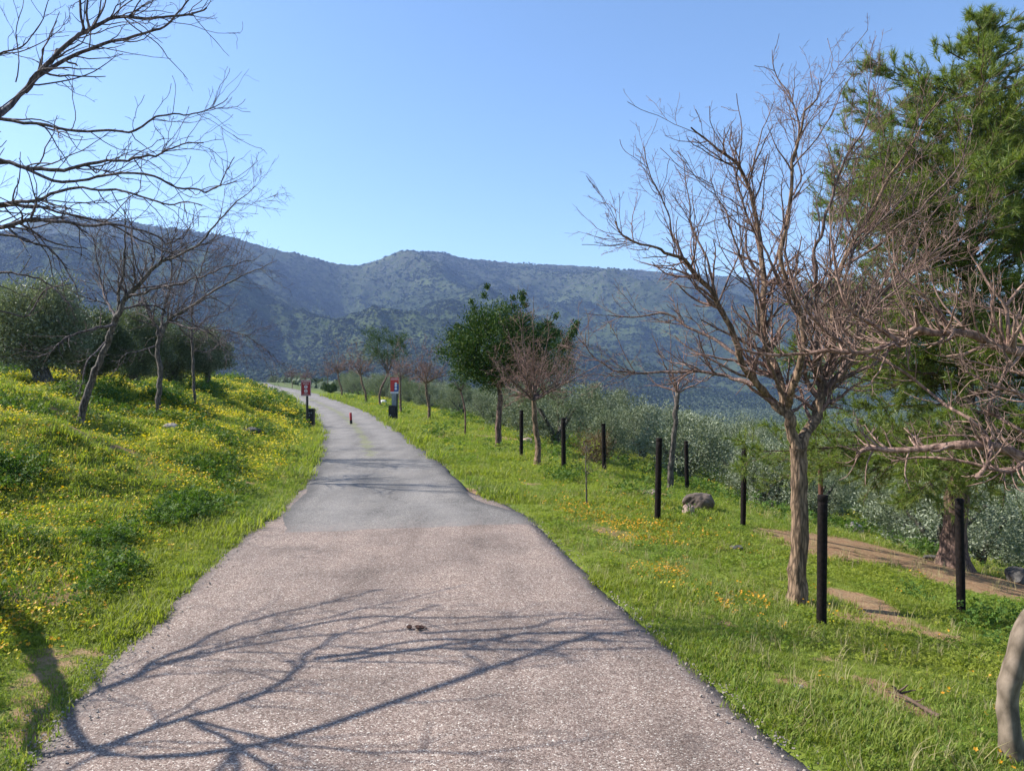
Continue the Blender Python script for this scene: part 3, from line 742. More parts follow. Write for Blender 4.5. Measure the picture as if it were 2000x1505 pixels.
def spawn(P, R, rg, dens, t0, t1, ang, Lr, n, rr, wig, up, rmin=.0012, lmax=9, flat=0.0, side=None):
    """side shoots off every branch of a batch"""
    seg = np.linalg.norm(np.diff(P, axis=1), axis=2); L = seg.sum(1)
    cnt = rg.poisson(np.maximum(dens * L * (t1 - t0), .001)); idx = np.repeat(np.arange(len(P)), cnt)
    if len(idx) == 0: return None
    m = len(idx); t = rg.uniform(t0, t1, m); f = t * (P.shape[1] - 1); i = np.minimum(f.astype(int), P.shape[1] - 2); fr = (f - i)[:, None]
    pos = P[idx, i] * (1 - fr) + P[idx, i + 1] * fr; rad = R[idx, i] * (1 - fr[:, 0]) + R[idx, i + 1] * fr[:, 0]
    tan = norm(P[idx, i + 1] - P[idx, i])
    rnd = rg.normal(0, 1, (m, 3)); rnd[:, 2] *= (1 - flat)
    perp = norm(rnd - tan * (rnd * tan).sum(1, keepdims=True))
    a = rg.uniform(ang[0], ang[1], m)[:, None]
    d = tan * np.cos(a) + perp * np.sin(a)
    ln = np.minimum(rg.uniform(Lr[0], Lr[1], m) * L[idx] * (1 - .55 * t), lmax)
    out = np.zeros((m, n, 3)); out[:, 0] = pos; st = (ln / (n - 1))[:, None]
    for k in range(1, n):
        d = norm(d + rg.normal(0, wig, (m, 3)) + np.array([0, 0, up]))
        out[:, k] = out[:, k - 1] + d * st
    r0 = np.maximum(rad * rg.uniform(rr[0], rr[1], m), rmin)
    Rr = r0[:, None] * np.linspace(1, .35, n)[None, :]; Rr = np.maximum(Rr, rmin * .8)
    return out, Rr

def build_tree(name, base, limbs, levels, label, cat, mats, group=None, seed=1, leaves=None, trunk_sides=14, rough_r=.06, limb_jit=.012, split=True):
    lo = []
    """limbs: (points, r0, r1, is_trunk) in metres; levels: parameters for successive side shoots"""
    rg = np.random.default_rng(seed); base = np.array(base)
    root = empty(name, tuple(base), label, cat, group)
    Vt, Ft, o_ = [], [], 0
    Ps, Rs = [], []
    for j, lb in enumerate(limbs):
        pts, r0, r1, trunk = lb[:4]
        pts = np.asarray(pts, dtype=float) - base
        L = np.linalg.norm(np.diff(pts, axis=0), axis=1).sum()
        n = int(max(10, min(48, L / .055)))
        c = catmull(pts, n)
        if len(c) > 3:
            jt = rg.normal(0, 1, c.shape); jt[1:-1] = (jt[:-2] + jt[1:-1] * 1.2 + jt[2:]) / 2; c[1:] = c[1:] + jt[1:] * limb_jit * min(1, L / 2)
        R = r0 + (r1 - r0) * np.linspace(0, 1, n) ** .85
        if trunk == 1:      # root flare
            R = R * (1 + .28 * np.exp(-np.linspace(0, L, n) / .08))
        R = R * (1 + rg.normal(0, rough_r, n) * (1 if r0 > .02 else .7))
        k = trunk_sides if r0 > .035 else (9 if r0 > .012 else 6)
        v, f = tubes(c[None], R[None], k)
        if r0 > .03:   # ribs and hollows in the wood
            ph = rg.uniform(0, 6, 3); idx = np.arange(len(v)); a = (idx % k) * 2 * np.pi / k; h = (idx // k) / n * L
            cc = np.repeat(c, k, axis=0)
            v = cc + (v - cc) * (1 + .07 * np.sin(a * 3 + ph[0] + h * 1.7) + .045 * np.sin(a * 5 + ph[1] - h * 3) + rg.normal(0, .02, len(v)))[:, None]
        if trunk == 1 or not split:
            Vt.append(v); Ft.append(f + o_); o_ += len(v)
        else:
            lo.append(mesh_np("limb", v, f, (mats[0] if r0 > .03 else mats[1]) if len(mats) < 4 else mats[3]))
        if trunk != 1:
            m = 24; ii = np.linspace(0, n - 1, m); i0 = np.minimum(ii.astype(int), n - 2); fr = (ii - i0)[:, None]
            Ps.append(c[i0] * (1 - fr) + c[i0 + 1] * fr); Rs.append(R[i0] * (1 - fr[:, 0]) + R[i0 + 1] * fr[:, 0])
    obj("trunk", mesh_np("trunk", np.concatenate(Vt), np.concatenate(Ft), mats[0]), root)
    for q in lo: obj("limb", q, root)
    if not Ps: return root, None
    P = np.stack(Ps); R = np.stack(Rs); cur = [(P, R)]; made = []
    for lv in levels:
        nxt = []
        for (p, r) in cur:
            q = spawn(p, r, rg, **{k: v for k, v in lv.items() if k not in ('k', 'also')})
            if q is not None: nxt.append(q)
        if not nxt: break
        P2 = np.concatenate([a for a, b in nxt]); R2 = np.concatenate([b for a, b in nxt])
        made.append((P2, R2, lv.get('k', 4)))
        cur = [(P2, R2)]
        if lv.get('also'): cur = cur + [(P, R)]
    for nm, part, mt in (("branches", made[:1], mats[1]), ("twigs", made[1:], mats[2])):
        if not part: continue
        Vt, Ft, o_ = [], [], 0
        for p, r, k in part:
            v, f = tubes(p, r, k); Vt.append(v); Ft.append(f + o_); o_ += len(v)
        tag(obj(nm, mesh_np(nm, np.concatenate(Vt), np.concatenate(Ft), mt), root), kind='stuff')
    return root, made

def leaf_quads(pos, dirs, L, W, rg, fold=.0):
    m = len(pos); s = norm(np.cross(dirs, rg.normal(0, 1, (m, 3)))); L = (L * rg.uniform(.65, 1.25, m))[:, None]; W = (W * rg.uniform(.7, 1.2, m))[:, None]
    up = np.cross(s, dirs)
    V = np.stack([pos, pos + dirs * L * .45 + s * W * .5 + up * W * fold, pos + dirs * L, pos + dirs * L * .45 - s * W * .5 + up * W * fold], 1).reshape(-1, 3)
    return V, (np.arange(m)[:, None] * 4 + np.array([[0, 1, 2, 3]]))

def cluster_leaves(cen, rad, nper, L, W, rg, outc=None, up=.35):
    K = len(cen); c = np.repeat(cen, nper, axis=0)
    g = rg.normal(0, 1, (K * nper, 3)) * np.repeat(rad, nper)[:, None]
    pos = c + g * .6
    ref = np.zeros(3) if outc is None else outc
    d = norm(norm(pos - ref) * .6 + rg.normal(0, .6, pos.shape) + np.array([0, 0, up]))
    return leaf_quads(pos, d, L, W, rg, .12)

# --- helper for limbs given as sight lines with their own distances
def limb(Y, *pp):
    out = []
    for q in pp:
        out.append(at(q[0], q[1], Y + (q[2] if len(q) > 2 else 0)))
    return out

A = math.radians
# ---- big leafless tree right of the road
bx, by, bz = hit(1558, 1172); Y0 = by
base = (bx, by, bz - .05)
T = [at(1558, 1176, Y0), at(1559, 1100, Y0), at(1563, 1010, Y0), at(1561, 930, Y0), at(1558, 868, Y0)]
limbs = [
    (T, .078, .066, 1),
    (limb(Y0, (1558, 872), (1541, 820), (1530, 785), (1519, 724, .1), (1500, 680, .2), (1490, 620, .2), (1491, 559, .2), (1485, 470, .25), (1470, 380, .2), (1440, 320, .1), (1400, 285, 0), (1350, 245, -.1)), .052, .006, 0),
    (limb(Y0, (1530, 800), (1500, 768), (1473, 739, -.1), (1443, 688, -.2), (1419, 619, -.3), (1398, 571, -.35), (1353, 526, -.4), (1317, 494, -.5), (1280, 480, -.6), (1225, 458, -.7), (1200, 430, -.7)), .036, .004, 0),
    (limb(Y0, (1475, 745), (1440, 735, .2), (1404, 727, .3), (1329, 718, .4), (1270, 724, .5), (1210, 718, .55), (1165, 692, .6), (1125, 650, .6)), .020, .004, 0),
    (limb(Y0, (1443, 690), (1390, 655, .2), (1344, 634, .3), (1300, 608, .4), (1225, 617, .5), (1190, 610, .5)), .016, .004, 0),
    (limb(Y0, (1353, 528), (1320, 470, -.3), (1300, 400, -.4), (1270, 340, -.5), (1258, 280, -.5)), .010, .003, 0),
    (limb(Y0, (1398, 571), (1380, 500, -.1), (1350, 430, 0), (1345, 380, 0), (1335, 320, 0)), .012, .003, 0),
    (limb(Y0, (1535, 790), (1552, 740, -.2), (1568, 660, -.3), (1560, 600, -.3), (1540, 550, -.3), (1525, 480, -.3), (1545, 380, -.3), (1549, 299, -.3), (1570, 220, -.3), (1588, 195, -.3), (1606, 145, -.3)), .034, .004, 0),
    (limb(Y0, (1549, 310, -.3), (1560, 250, -.2), (1545, 180, -.1), (1518, 145, 0), (1508, 92, 0)), .011, .003, 0),
    (limb(Y0, (1491, 559, .2), (1515, 500, .4), (1530, 430, .5), (1560, 340, .5), (1552, 260, .5), (1545, 170, .5)), .015, .003, 0),
    (limb(Y0, (1485, 470, .25), (1455, 400, .1), (1440, 330, .1), (1450, 260, .1), (1440, 180, .1)), .012, .003, 0),
    (limb(Y0, (1558, 872), (1590, 820, .1), (1602, 775, .15), (1607, 740, .2), (1625, 690, .3), (1628, 600, .35), (1640, 520, .4), (1690, 430, .4), (1740, 340, .3), (1790, 260, .2), (1840, 180, .1)), .048, .005, 0),
    (limb(Y0, (1607, 740, .2), (1590, 700, 0), (1600, 600, -.1), (1590, 520, -.2), (1610, 420, -.3), (1640, 330, -.3), (1690, 240, -.3), (1700, 160, -.3)), .024, .004, 0),
    (limb(Y0, (1625, 650, .3), (1690, 590, .5), (1760, 540, .6), (1850, 470, .7), (1930, 420, .8)), .020, .004, 0),
    (limb(Y0, (1640, 520, .4), (1720, 470, .2), (1800, 400, 0), (1870, 320, 0), (1900, 240, 0)), .014, .003, 0),
    (limb(Y0, (1535, 790), (1500, 700, -.4), (1480, 600, -.7), (1450, 500, -.9), (1420, 420, -1), (1390, 350, -1)), .016, .003, 0),
    (limb(Y0, (1602, 775, .15), (1650, 700, .8), (1690, 620, 1.1), (1760, 480, 1.3), (1820, 330, 1.3)), .018, .003, 0),
    (limb(Y0, (1590, 700, 0), (1650, 640, -.5), (1720, 590, -.8), (1800, 520, -1), (1880, 460, -1.1)), .014, .003, 0),
    (limb(Y0, (1550, 740, -.2), (1600, 640, .6), (1620, 520, .9), (1650, 400, 1.0), (1680, 280, 1.0)), .016, .003, 0),
    (limb(Y0, (1690, 590, .5), (1760, 520, .3), (1830, 400, .2), (1880, 330, .2)), .012, .003, 0),
    (limb(Y0, (1600, 600, -.1), (1640, 560, -.3), (1680, 470, -.4), (1760, 380, -.5), (1800, 280, -.5)), .014, .003, 0),
]
lv = [dict(dens=7.5, t0=.18, t1=1.0, ang=(A(22), A(60)), Lr=(.20, .50), n=10, rr=(.35, .6), wig=.13, up=.06, k=5, rmin=.003, lmax=1.0, also=True),
      dict(dens=9.5, t0=.1, t1=1.0, ang=(A(22), A(60)), Lr=(.3, .65), n=7, rr=(.4, .65), wig=.16, up=.07, k=4, rmin=.0018, lmax=.42),
      dict(dens=17, t0=.1, t1=1.0, ang=(A(25), A(65)), Lr=(.25, .6), n=5, rr=(.5, .75), wig=.2, up=.05, k=3, rmin=.0014, lmax=.22),
      dict(dens=15, t0=.2, t1=1.0, ang=(A(30), A(70)), Lr=(.18, .5), n=3, rr=(.7, .95), wig=.15, up=.03, k=3, rmin=.0012, lmax=.05)]
build_tree("bare_tree", base, limbs, lv, "tall leafless forked tree with grey fissured trunk beside the dark posts on the right", "tree",
           (M['bark_grey'], M['bark_red'], M['twig_red']), seed=5, limb_jit=.010)

# ---- leafless tree whose crown enters from the left edge, trunk outside the picture
gz = float(ground_h(-3.75, 5.2))
base = (-3.75, 5.2, gz - .05)
f1 = np.array([-4.2, 4.35, 1.55])
def limbL(Y, *pp): return limb(Y, *[((q[0] if q[0] < 300 else 300 + (q[0] - 300) * .74,) + tuple(q[1:])) for q in pp])
Lm = [
    ([(-3.75, 5.2, gz - .05), (-3.85, 5.05, .7), (-4.05, 4.7, 1.15), tuple(f1)], .060, .045, 1),
    ([tuple(f1), (-4.45, 4.3, 1.9), (-4.85, 4.9, 2.4), (-5.1, 5.7, 2.8), (-5.05, 6.2, 3.1), (-4.9, 6.7, 3.3)], .024, .008, 0),
    ([(-4.6, 4.5, 2.1), (-4.9, 5.3, 2.7), (-4.6, 6.1, 3.0), (-4.0, 6.8, 3.1)], .014, .005, 0),
    ([tuple(f1), (-4.15, 3.7, 1.8), (-4.05, 4.1, 2.15), (-4.15, 4.7, 2.5), (-4.5, 5.4, 2.85), (-4.4, 6.3, 3.3)], .026, .008, 0),
    ([tuple(f1), (-4.3, 3.8, 2.1), (-4.25, 3.9, 2.6), (-3.9, 4.75, 3.05), (-3.75, 5.55, 3.55)] + limbL(5.8, (50, 170), (90, 120, .05), (130, 82, .1), (170, 58, .15), (215, 31, .2), (260, 27, .25), (310, 26, .3), (380, 27, .35), (400, 22, .38), (440, 8, .4)), .028, .006, 0),
    (limbL(5.8, (48, 174), (80, 140, .1), (130, 108, .2), (190, 84, .3), (240, 74, .4), (300, 52, .45), (345, 38, .5), (390, 0, .5), (420, -30, .5)), .019, .005, 0),
    (limbL(5.8, (165, 60, .15), (158, 30, .1), (155, -10, .1), (140, -60, .1)), .012, .006, 0),
    (limbL(5.8, (176, 56, .15), (170, 20, .1), (174, -20, .1), (190, -80, .1)), .010, .005, 0),
    (limbL(6.0, (-150, 330, -.4), (-60, 240, -.2), (0, 226), (60, 238), (150, 248), (250, 252), (310, 225), (380, 218, .1), (440, 208, .2), (490, 184, .2)), .018, .003, 0),
    (limbL(5.6, (-250, 420, -.6), (-120, 310, -.2), (0, 312), (60, 324), (130, 322), (200, 315), (270, 303), (330, 294), (380, 275), (425, 272)), .022, .003, 0),
    (limbL(5.6, (-60, 290), (30, 320), (110, 345), (170, 352), (260, 335, -.1), (340, 352, -.1), (410, 365, -.1), (455, 366, -.1), (480, 340, -.1), (512, 300, -.1)), .014, .003, 0),
    (limbL(5.4, (-260, 450, -.4), (-100, 400), (0, 390), (70, 385), (140, 365), (220, 365), (300, 392), (380, 385), (430, 400)), .018, .003, 0),
    (limbL(5.9, (-260, 470, -.4), (-120, 420), (0, 398), (60, 397), (130, 412), (220, 440), (300, 478), (380, 500), (430, 560)), .016, .003, 0),
    (limbL(5.2, (-200, 500, -.2), (-60, 440), (0, 436), (60, 422), (130, 428), (220, 435), (300, 450), (350, 470), (400, 440)), .020, .003, 0),
    (limbL(5.2, (-150, 480), (-60, 450), (30, 455), (80, 470), (120, 500), (140, 540), (160, 580)), .011, .003, 0),
    (limbL(4.9, (-200, 560), (-80, 530), (0, 528), (60, 535), (100, 552), (125, 575), (150, 600)), .010, .003, 0),
    (limbL(5.0, (-200, 640), (-80, 600), (0, 600), (50, 612), (85, 570), (110, 555), (140, 550)), .008, .003, 0),
    ([(-4.85, 4.9, 2.4), (-4.4, 5.4, 2.6), (-3.9, 5.6, 2.75), (-3.4, 5.9, 2.9)], .013, .006, 0),
    ([(-4.05, 4.1, 2.15), (-3.9, 3.6, 2.6), (-4.0, 3.3, 3.1), (-3.9, 3.2, 3.7)], .017, .006, 0),
    ([(-3.9, 3.6, 2.6), (-3.6, 3.5, 3.1), (-3.3, 3.6, 3.6), (-3.2, 3.7, 4.1)], .013, .006, 0),
    ([(-4.25, 3.9, 2.6), (-4.7, 3.6, 3.1), (-4.6, 3.5, 3.7), (-4.4, 3.7, 4.4)], .016, .006, 0),
    ([(-4.05, 4.1, 2.15), (-3.8, 3.9, 2.5), (-3.4, 3.9, 2.75), (-3.0, 4.1, 2.95)], .014, .004, 0),
    ([(-4.25, 3.9, 2.6), (-4.1, 3.4, 2.7), (-3.8, 3.1, 2.8), (-3.4, 3.0, 3.1), (-3.1, 3.1, 3.3)], .016, .004, 0),
    ([(-4.45, 4.3, 1.9), (-4.9, 4.2, 2.2), (-5.3, 4.4, 2.6), (-5.4, 4.9, 3.0)], .016, .005, 0),
    ([(-4.4, 4.0, 2.3), (-4.9, 3.5, 2.6), (-5.2, 3.3, 3.1)], .014, .004, 0),
    (limbL(6.0, (-100, 180, -.2), (-20, 110), (40, 85), (80, 40), (100, -10)), .009, .003, 0),
    (limbL(6.2, (-100, 140, -.2), (-10, 105), (40, 95), (75, 80), (110, 55), (130, 30)), .007, .002, 0),
    (limbL(6.0, (30, 155), (36, 110), (30, 50), (45, 0), (40, -40)), .005, .002, 0),
]
lvl = [dict(dens=5.2, t0=.2, t1=1.0, ang=(A(22), A(65)), Lr=(.16, .42), n=12, rr=(.3, .5), wig=.15, up=.035, k=5, rmin=.0026, lmax=.75, also=True),
       dict(dens=5.4, t0=.12, t1=1.0, ang=(A(25), A(65)), Lr=(.2, .5), n=8, rr=(.4, .6), wig=.2, up=.03, k=4, rmin=.0019, lmax=.45),
       dict(dens=7, t0=.15, t1=1.0, ang=(A(30), A(70)), Lr=(.15, .5), n=5, rr=(.5, .75), wig=.25, up=.02, k=3, rmin=.0014, lmax=.14),
       dict(dens=5, t0=.2, t1=1.0, ang=(A(40), A(80)), Lr=(.1, .4), n=3, rr=(.7, .95), wig=.15, up=.03, k=3, rmin=.0013, lmax=.03)]
build_tree("bare_tree", base, Lm, lvl, "dark leafless branches reaching in from the left edge over the verge", "tree",
           (M['twig_purple'], M['twig_purple'], M['twig_purple']), seed=9, limb_jit=.011)

# ---- smooth-barked leafless tree at the right edge
bx, by, bz = hit(1975, 1478); Y0 = by
base = (bx, by, bz - .05)
Rm = [
    (limb(Y0, (1976, 1485), (1971, 1420), (1970, 1340), (1982, 1270), (2010, 1205), (2060, 1120, .05), (2095, 1020, .1), (2110, 930, .15)), .048, .036, 1),
    (limb(Y0, (2110, 930, .15), (2130, 820, .2), (2100, 740, .2), (2050, 705, .2), (2000, 684, .2), (1930, 660, .2), (1880, 645, .2), (1825, 640, .2), (1780, 642, .2), (1755, 665, .2), (1690, 680, .2), (1620, 678, .25), (1570, 688, .3), (1490, 688, .3), (1440, 670, .3)), .034, .005, 0),
    (limb(Y0, (1760, 664, .2), (1716, 636, .2), (1660, 602, .1), (1637, 545, .1), (1628, 480, .1), (1620, 400, .1)), .012, .003, 0),
    (limb(Y0, (1645, 665, .25), (1610, 640, .2), (1566, 590, .1), (1548, 545, .1), (1530, 480, .1)), .009, .003, 0),
    (limb(Y0, (1770, 668, .2), (1700, 660, .4), (1640, 640, .5), (1590, 600, .6), (1560, 560, .6)), .008, .003, 0),
    (limb(Y0, (2105, 940, .1), (2050, 905), (1990, 885), (1940, 865), (1880, 862), (1830, 865, .1), (1790, 873, .15), (1740, 873, .2), (1700, 870, .2), (1678, 880, .2)), .030, .009, 0),
    (limb(Y0, (2105, 945, .1), (2060, 925, .2), (2000, 908, .3), (1950, 912, .35), (1890, 896, .4), (1800, 886, .5), (1740, 896, .5)), .018, .004, 0),
    (limb(Y0, (2090, 960, .1), (2010, 900, -.2), (1975, 915, -.25), (1930, 910, -.3)), .014, .005, 0),
    (limb(Y0, (1906, 928, -.1), (1925, 908, -.1), (1934, 880, -.1), (1924, 846, 0), (1895, 815, 0), (1850, 785, .1), (1800, 748, .2), (1735, 705, .2), (1690, 690, .2)), .011, .006, 0),
    (limb(Y0, (2080, 900, 0), (1990, 832, -.1), (1950, 810, 0), (1930, 790, 0), (1965, 720, 0), (1958, 680, 0), (1940, 660, 0)), .011, .004, 0),
    (limb(Y0, (1970, 665, .2), (1968, 620, .2), (1965, 590, .2), (1940, 560, .2), (1910, 510, .3), (1890, 480, .3)), .011, .003, 0),
    (limb(Y0, (1965, 592, .2), (1990, 560, .2), (2020, 520, .2), (2030, 440, .2)), .009, .003, 0),
    (limb(Y0, (1850, 640, .2), (1830, 600, .2), (1790, 560, .2), (1750, 520, .2), (1745, 450, .2)), .008, .003, 0),
    (limb(Y0, (2130, 820, .2), (2180, 700, .2), (2150, 560, .3), (2100, 420, .3), (2080, 250, .3)), .034, .006, 0),
    (limb(Y0, (2100, 740, .2), (2040, 660, .5), (1980, 610, .7), (1900, 590, .8), (1830, 560, .9)), .014, .003, 0),
    (limb(Y0, (2130, 820, .2), (2060, 800, -.1), (1990, 770, -.2), (1930, 740, -.2), (1880, 720, -.2)), .012, .003, 0),
    (limb(Y0, (2100, 930, .3), (2020, 860, .5), (1940, 850, .6), (1860, 845, .7), (1790, 850, .8)), .012, .003, 0),
    (limb(Y0, (2100, 800, .3), (2030, 740, .5), (1970, 720, .6), (1900, 700, .6), (1830, 690, .6)), .014, .003, 0),
]
lvr = [dict(dens=17, t0=.25, t1=1.0, ang=(A(25), A(75)), Lr=(.08, .30), n=8, rr=(.25, .42), wig=.14, up=.22, k=5, rmin=.0022, lmax=.42, also=True),
       dict(dens=20, t0=.1, t1=1.0, ang=(A(25), A(65)), Lr=(.25, .6), n=6, rr=(.4, .6), wig=.17, up=.16, k=4, rmin=.0013, lmax=.2),
       dict(dens=13, t0=.15, t1=1.0, ang=(A(30), A(70)), Lr=(.2, .6), n=4, rr=(.5, .75), wig=.22, up=.06, k=3, rmin=.0012, lmax=.09)]
build_tree("bare_tree", base, Rm, lvr, "smooth beige leafless tree at the right edge, its low branches spreading sideways", "tree",
           (M['bark_beige'], M['limb_red'], M['twig_tan'], M['limb_red']), seed=21, limb_jit=.008)

# ---- three leafless trees on the left bank
def bank_tree(px, py, trunk_px, limbs_px, r, label, seed, lv, mats, name="bare_tree"):
    bx, by, bz = hit(px, py)
    tp = [at(px, py + 4, by)] + [at(a, b, by) for a, b in trunk_px]
    lb = [(tp, r, r * .72, 1)]
    for pts, r0 in limbs_px:
        lb.append((limb(by, *pts), r0, .005, 0))
    return build_tree(name, (bx, by, bz - .05), lb, lv, label, "tree", mats, seed=seed, limb_jit=.012)
def lvset(s, d=1.0, up=.03, wig=.15, th=1.0):
    return [dict(dens=3.2 * d, t0=.15, t1=1.0, ang=(A(22), A(60)), Lr=(.25, .6), n=10, rr=(.25, .45), wig=wig, up=up, k=4, rmin=.004 * th, lmax=1.6 * s, also=True),
            dict(dens=4.2 * d, t0=.1, t1=1.0, ang=(A(22), A(62)), Lr=(.25, .6), n=7, rr=(.4, .65), wig=wig * 1.2, up=up, k=3, rmin=.0034 * th, lmax=.7 * s),
            dict(dens=4.5 * d, t0=.15, t1=1.0, ang=(A(25), A(60)), Lr=(.25, .6), n=4, rr=(.5, .8), wig=wig * 1.3, up=up, k=3, rmin=.0028 * th, lmax=.3 * s)]
bm = (M['bark_dark'], M['twig_purple'], M['twig_purple'])
bank_tree(155, 822, [(172, 760), (195, 700), (212, 655), (225, 620)], [
    ([(225, 620), (245, 580), (275, 545), (310, 510), (330, 500), (390, 470, -.3), (450, 400, -.4), (500, 360, -.5)], .05),
    ([(225, 625), (235, 560), (245, 500), (243, 440), (240, 400)], .035),
    ([(222, 630), (190, 635, -.6), (140, 650, -1), (100, 680, -1.2), (62, 700, -1.4)], .028),
    ([(225, 615), (200, 560, .5), (190, 500, .8), (175, 440, 1)], .028),
    ([(250, 575), (300, 560, -.4), (360, 545, -.8), (430, 520, -1), (500, 500, -1)], .026),
    ([(235, 600), (290, 590, .5), (340, 610, .8), (400, 640, 1), (450, 690, 1)], .02),
    ([(210, 660), (170, 700, -.8), (160, 740, -1), (150, 750, -1)], .014),
], .062, "leaning leafless tree with a dark trunk, leftmost on the flowered bank", 31, lvset(1.1, 1.75), bm)
bank_tree(310, 802, [(309, 770), (313, 720), (308, 680), (312, 650)], [
    ([(312, 652), (330, 620), (370, 595, -.3), (420, 560, -.5), (480, 530, -.6), (540, 505, -.8)], .045),
    ([(312, 652), (295, 610), (270, 560, .5), (260, 500, .6), (255, 450, .6)], .04),
    ([(312, 655), (320, 600, .4), (335, 530, .6), (330, 460, .6), (318, 430, .6)], .036),
    ([(330, 622), (390, 640, -.6), (430, 640, -1), (480, 650, -1.2), (530, 690, -1.4)], .022),
    ([(305, 670), (270, 680, -.6), (240, 690, -1), (225, 720, -1)], .018),
    ([(370, 595, -.3), (390, 530, 0), (410, 470, .2), (440, 430, .3)], .02),
], .062, "upright leafless tree with a thin reddish trunk, middle of the three on the bank", 32, lvset(1.2, 1.6), bm)
bank_tree(380, 800, [(379, 760), (377, 700), (374, 640)], [
    ([(374, 642), (376, 600), (384, 560), (380, 520)], .022),
    ([(374, 650), (400, 620, .3), (440, 600, .4), (470, 560, .5)], .018),
    ([(375, 660), (350, 630, -.3), (330, 590, -.4), (325, 550, -.4)], .018),
    ([(376, 680), (410, 680, .5), (440, 650, .8), (480, 640, 1)], .014),
], .042, "thinnest leafless tree of the three on the bank, nearest the road bend", 33, lvset(.9, 1.3), bm)

# ---- leafless trees along the right verge
def verge_tree(px, py, top, left, right, fork, r, label, seed, lean=0, d=1.0, mats=None, nl=7, Yo=None, th=1.0):
    """an umbrella of straight ascending limbs from one fork"""
    bx, by, bz = hit(px, py)
    rg = np.random.default_rng(seed)
    fx = px + lean; tp = [at(px, py + 4, by), at(px + lean * .2 + rg.uniform(-2, 2), py * .66 + fork * .34, by), at(px + lean * .7, py * .33 + fork * .67, by), at(fx, fork, by)]
    r = r * .72; lb = [(tp, r, r * .7, 1)]
    for i in range(nl):
        f = (i + .5) / nl * 2 - 1
        ex = fx + (right - fx) * max(f, 0) - (fx - left) * max(-f, 0)
        ey = fork - (fork - top) * (1 - .68 * abs(f) ** 1.4) * rg.uniform(.62, 1.0); ex = fx + (ex - fx) * rg.uniform(.7, 1.15)
        dY = rg.uniform(-1, 1) * abs(right - left) / FPX * by * .45
        mx = fx + (ex - fx) * rg.uniform(.4, .72); my = fork - (fork - ey) * rg.uniform(.26, .5)
        lb.append((limb(by, (fx, fork + 2), ((fx + mx) / 2, (fork + my) / 2, dY * .25), (mx, my, dY * .6), (ex, ey, dY)), r * .38, .004, 0))
    s = (fork - top) / FPX * by / 2.2
    return build_tree("bare_tree", (bx, by, bz - .05), lb, lvset(s, d / max(.5, s), th=th, wig=.24), label, "tree", mats or (M['bark_grey'], M['bark_red'], M['twig_red']), seed=seed, limb_jit=.009)
verge_tree(1050, 902, 560, 930, 1210, 775, .10, "leafless tree with a curved grey trunk in front of the dark evergreen", 41, lean=-8, d=2.1, nl=11)
verge_tree(838, 815, 640, 780, 900, 742, .11, "small round leafless tree between the red sign and the dark evergreen", 42, lean=-6, d=1.7, nl=9, th=2.2)
verge_tree(1308, 950, 590, 1200, 1420, 760, .085, "slim leafless tree with a bluish grey trunk between the far posts", 43, lean=15, d=.8, nl=6, mats=(M['bark_dark'], M['twig_red'], M['twig_red']))
verge_tree(784, 802, 640, 745, 830, 735, .10, "slender leafless tree right behind the sign with the blue panel", 44, d=1.2, nl=7, lean=-3, th=2.5)
verge_tree(716, 781, 640, 665, 765, 726, .13, "leafless tree with a slanting trunk left of the leafy one beyond the barrier", 45, lean=-12, d=1.4, nl=9, th=3.2)
verge_tree(667, 772, 658, 622, 708, 722, .12, "thin leafless tree beyond the barrier, third before the road bend", 46, lean=-7, d=1.3, nl=9, th=3.4)
verge_tree(570, 754, 704, 548, 592, 731, .075, "small leafless tree behind and left of the left sign", 47, d=1.0, nl=8, th=4.5)
verge_tree(597, 755, 700, 575, 625, 735, .08, "small leafless tree rising right behind the left sign", 48, d=1.0, nl=8, th=4.5)
verge_tree(640, 757, 690, 615, 660, 730, .08, "faint leafless tree far behind the barrier posts", 49, d=1.0, nl=8, th=4.5)
verge_tree(1205, 800, 705, 1150, 1270, 762, .10, "half leafless tree rising from the olive grove", 50, d=.9, nl=7, th=2.2)
verge_tree(1090, 864, 700, 1050, 1150, 775, .07, "tree with a pale straight trunk behind the post near the evergreen", 51, d=.9, nl=6, mats=(M['bark_beige'], M['twig_red'], M['twig_red']), th=1.3)

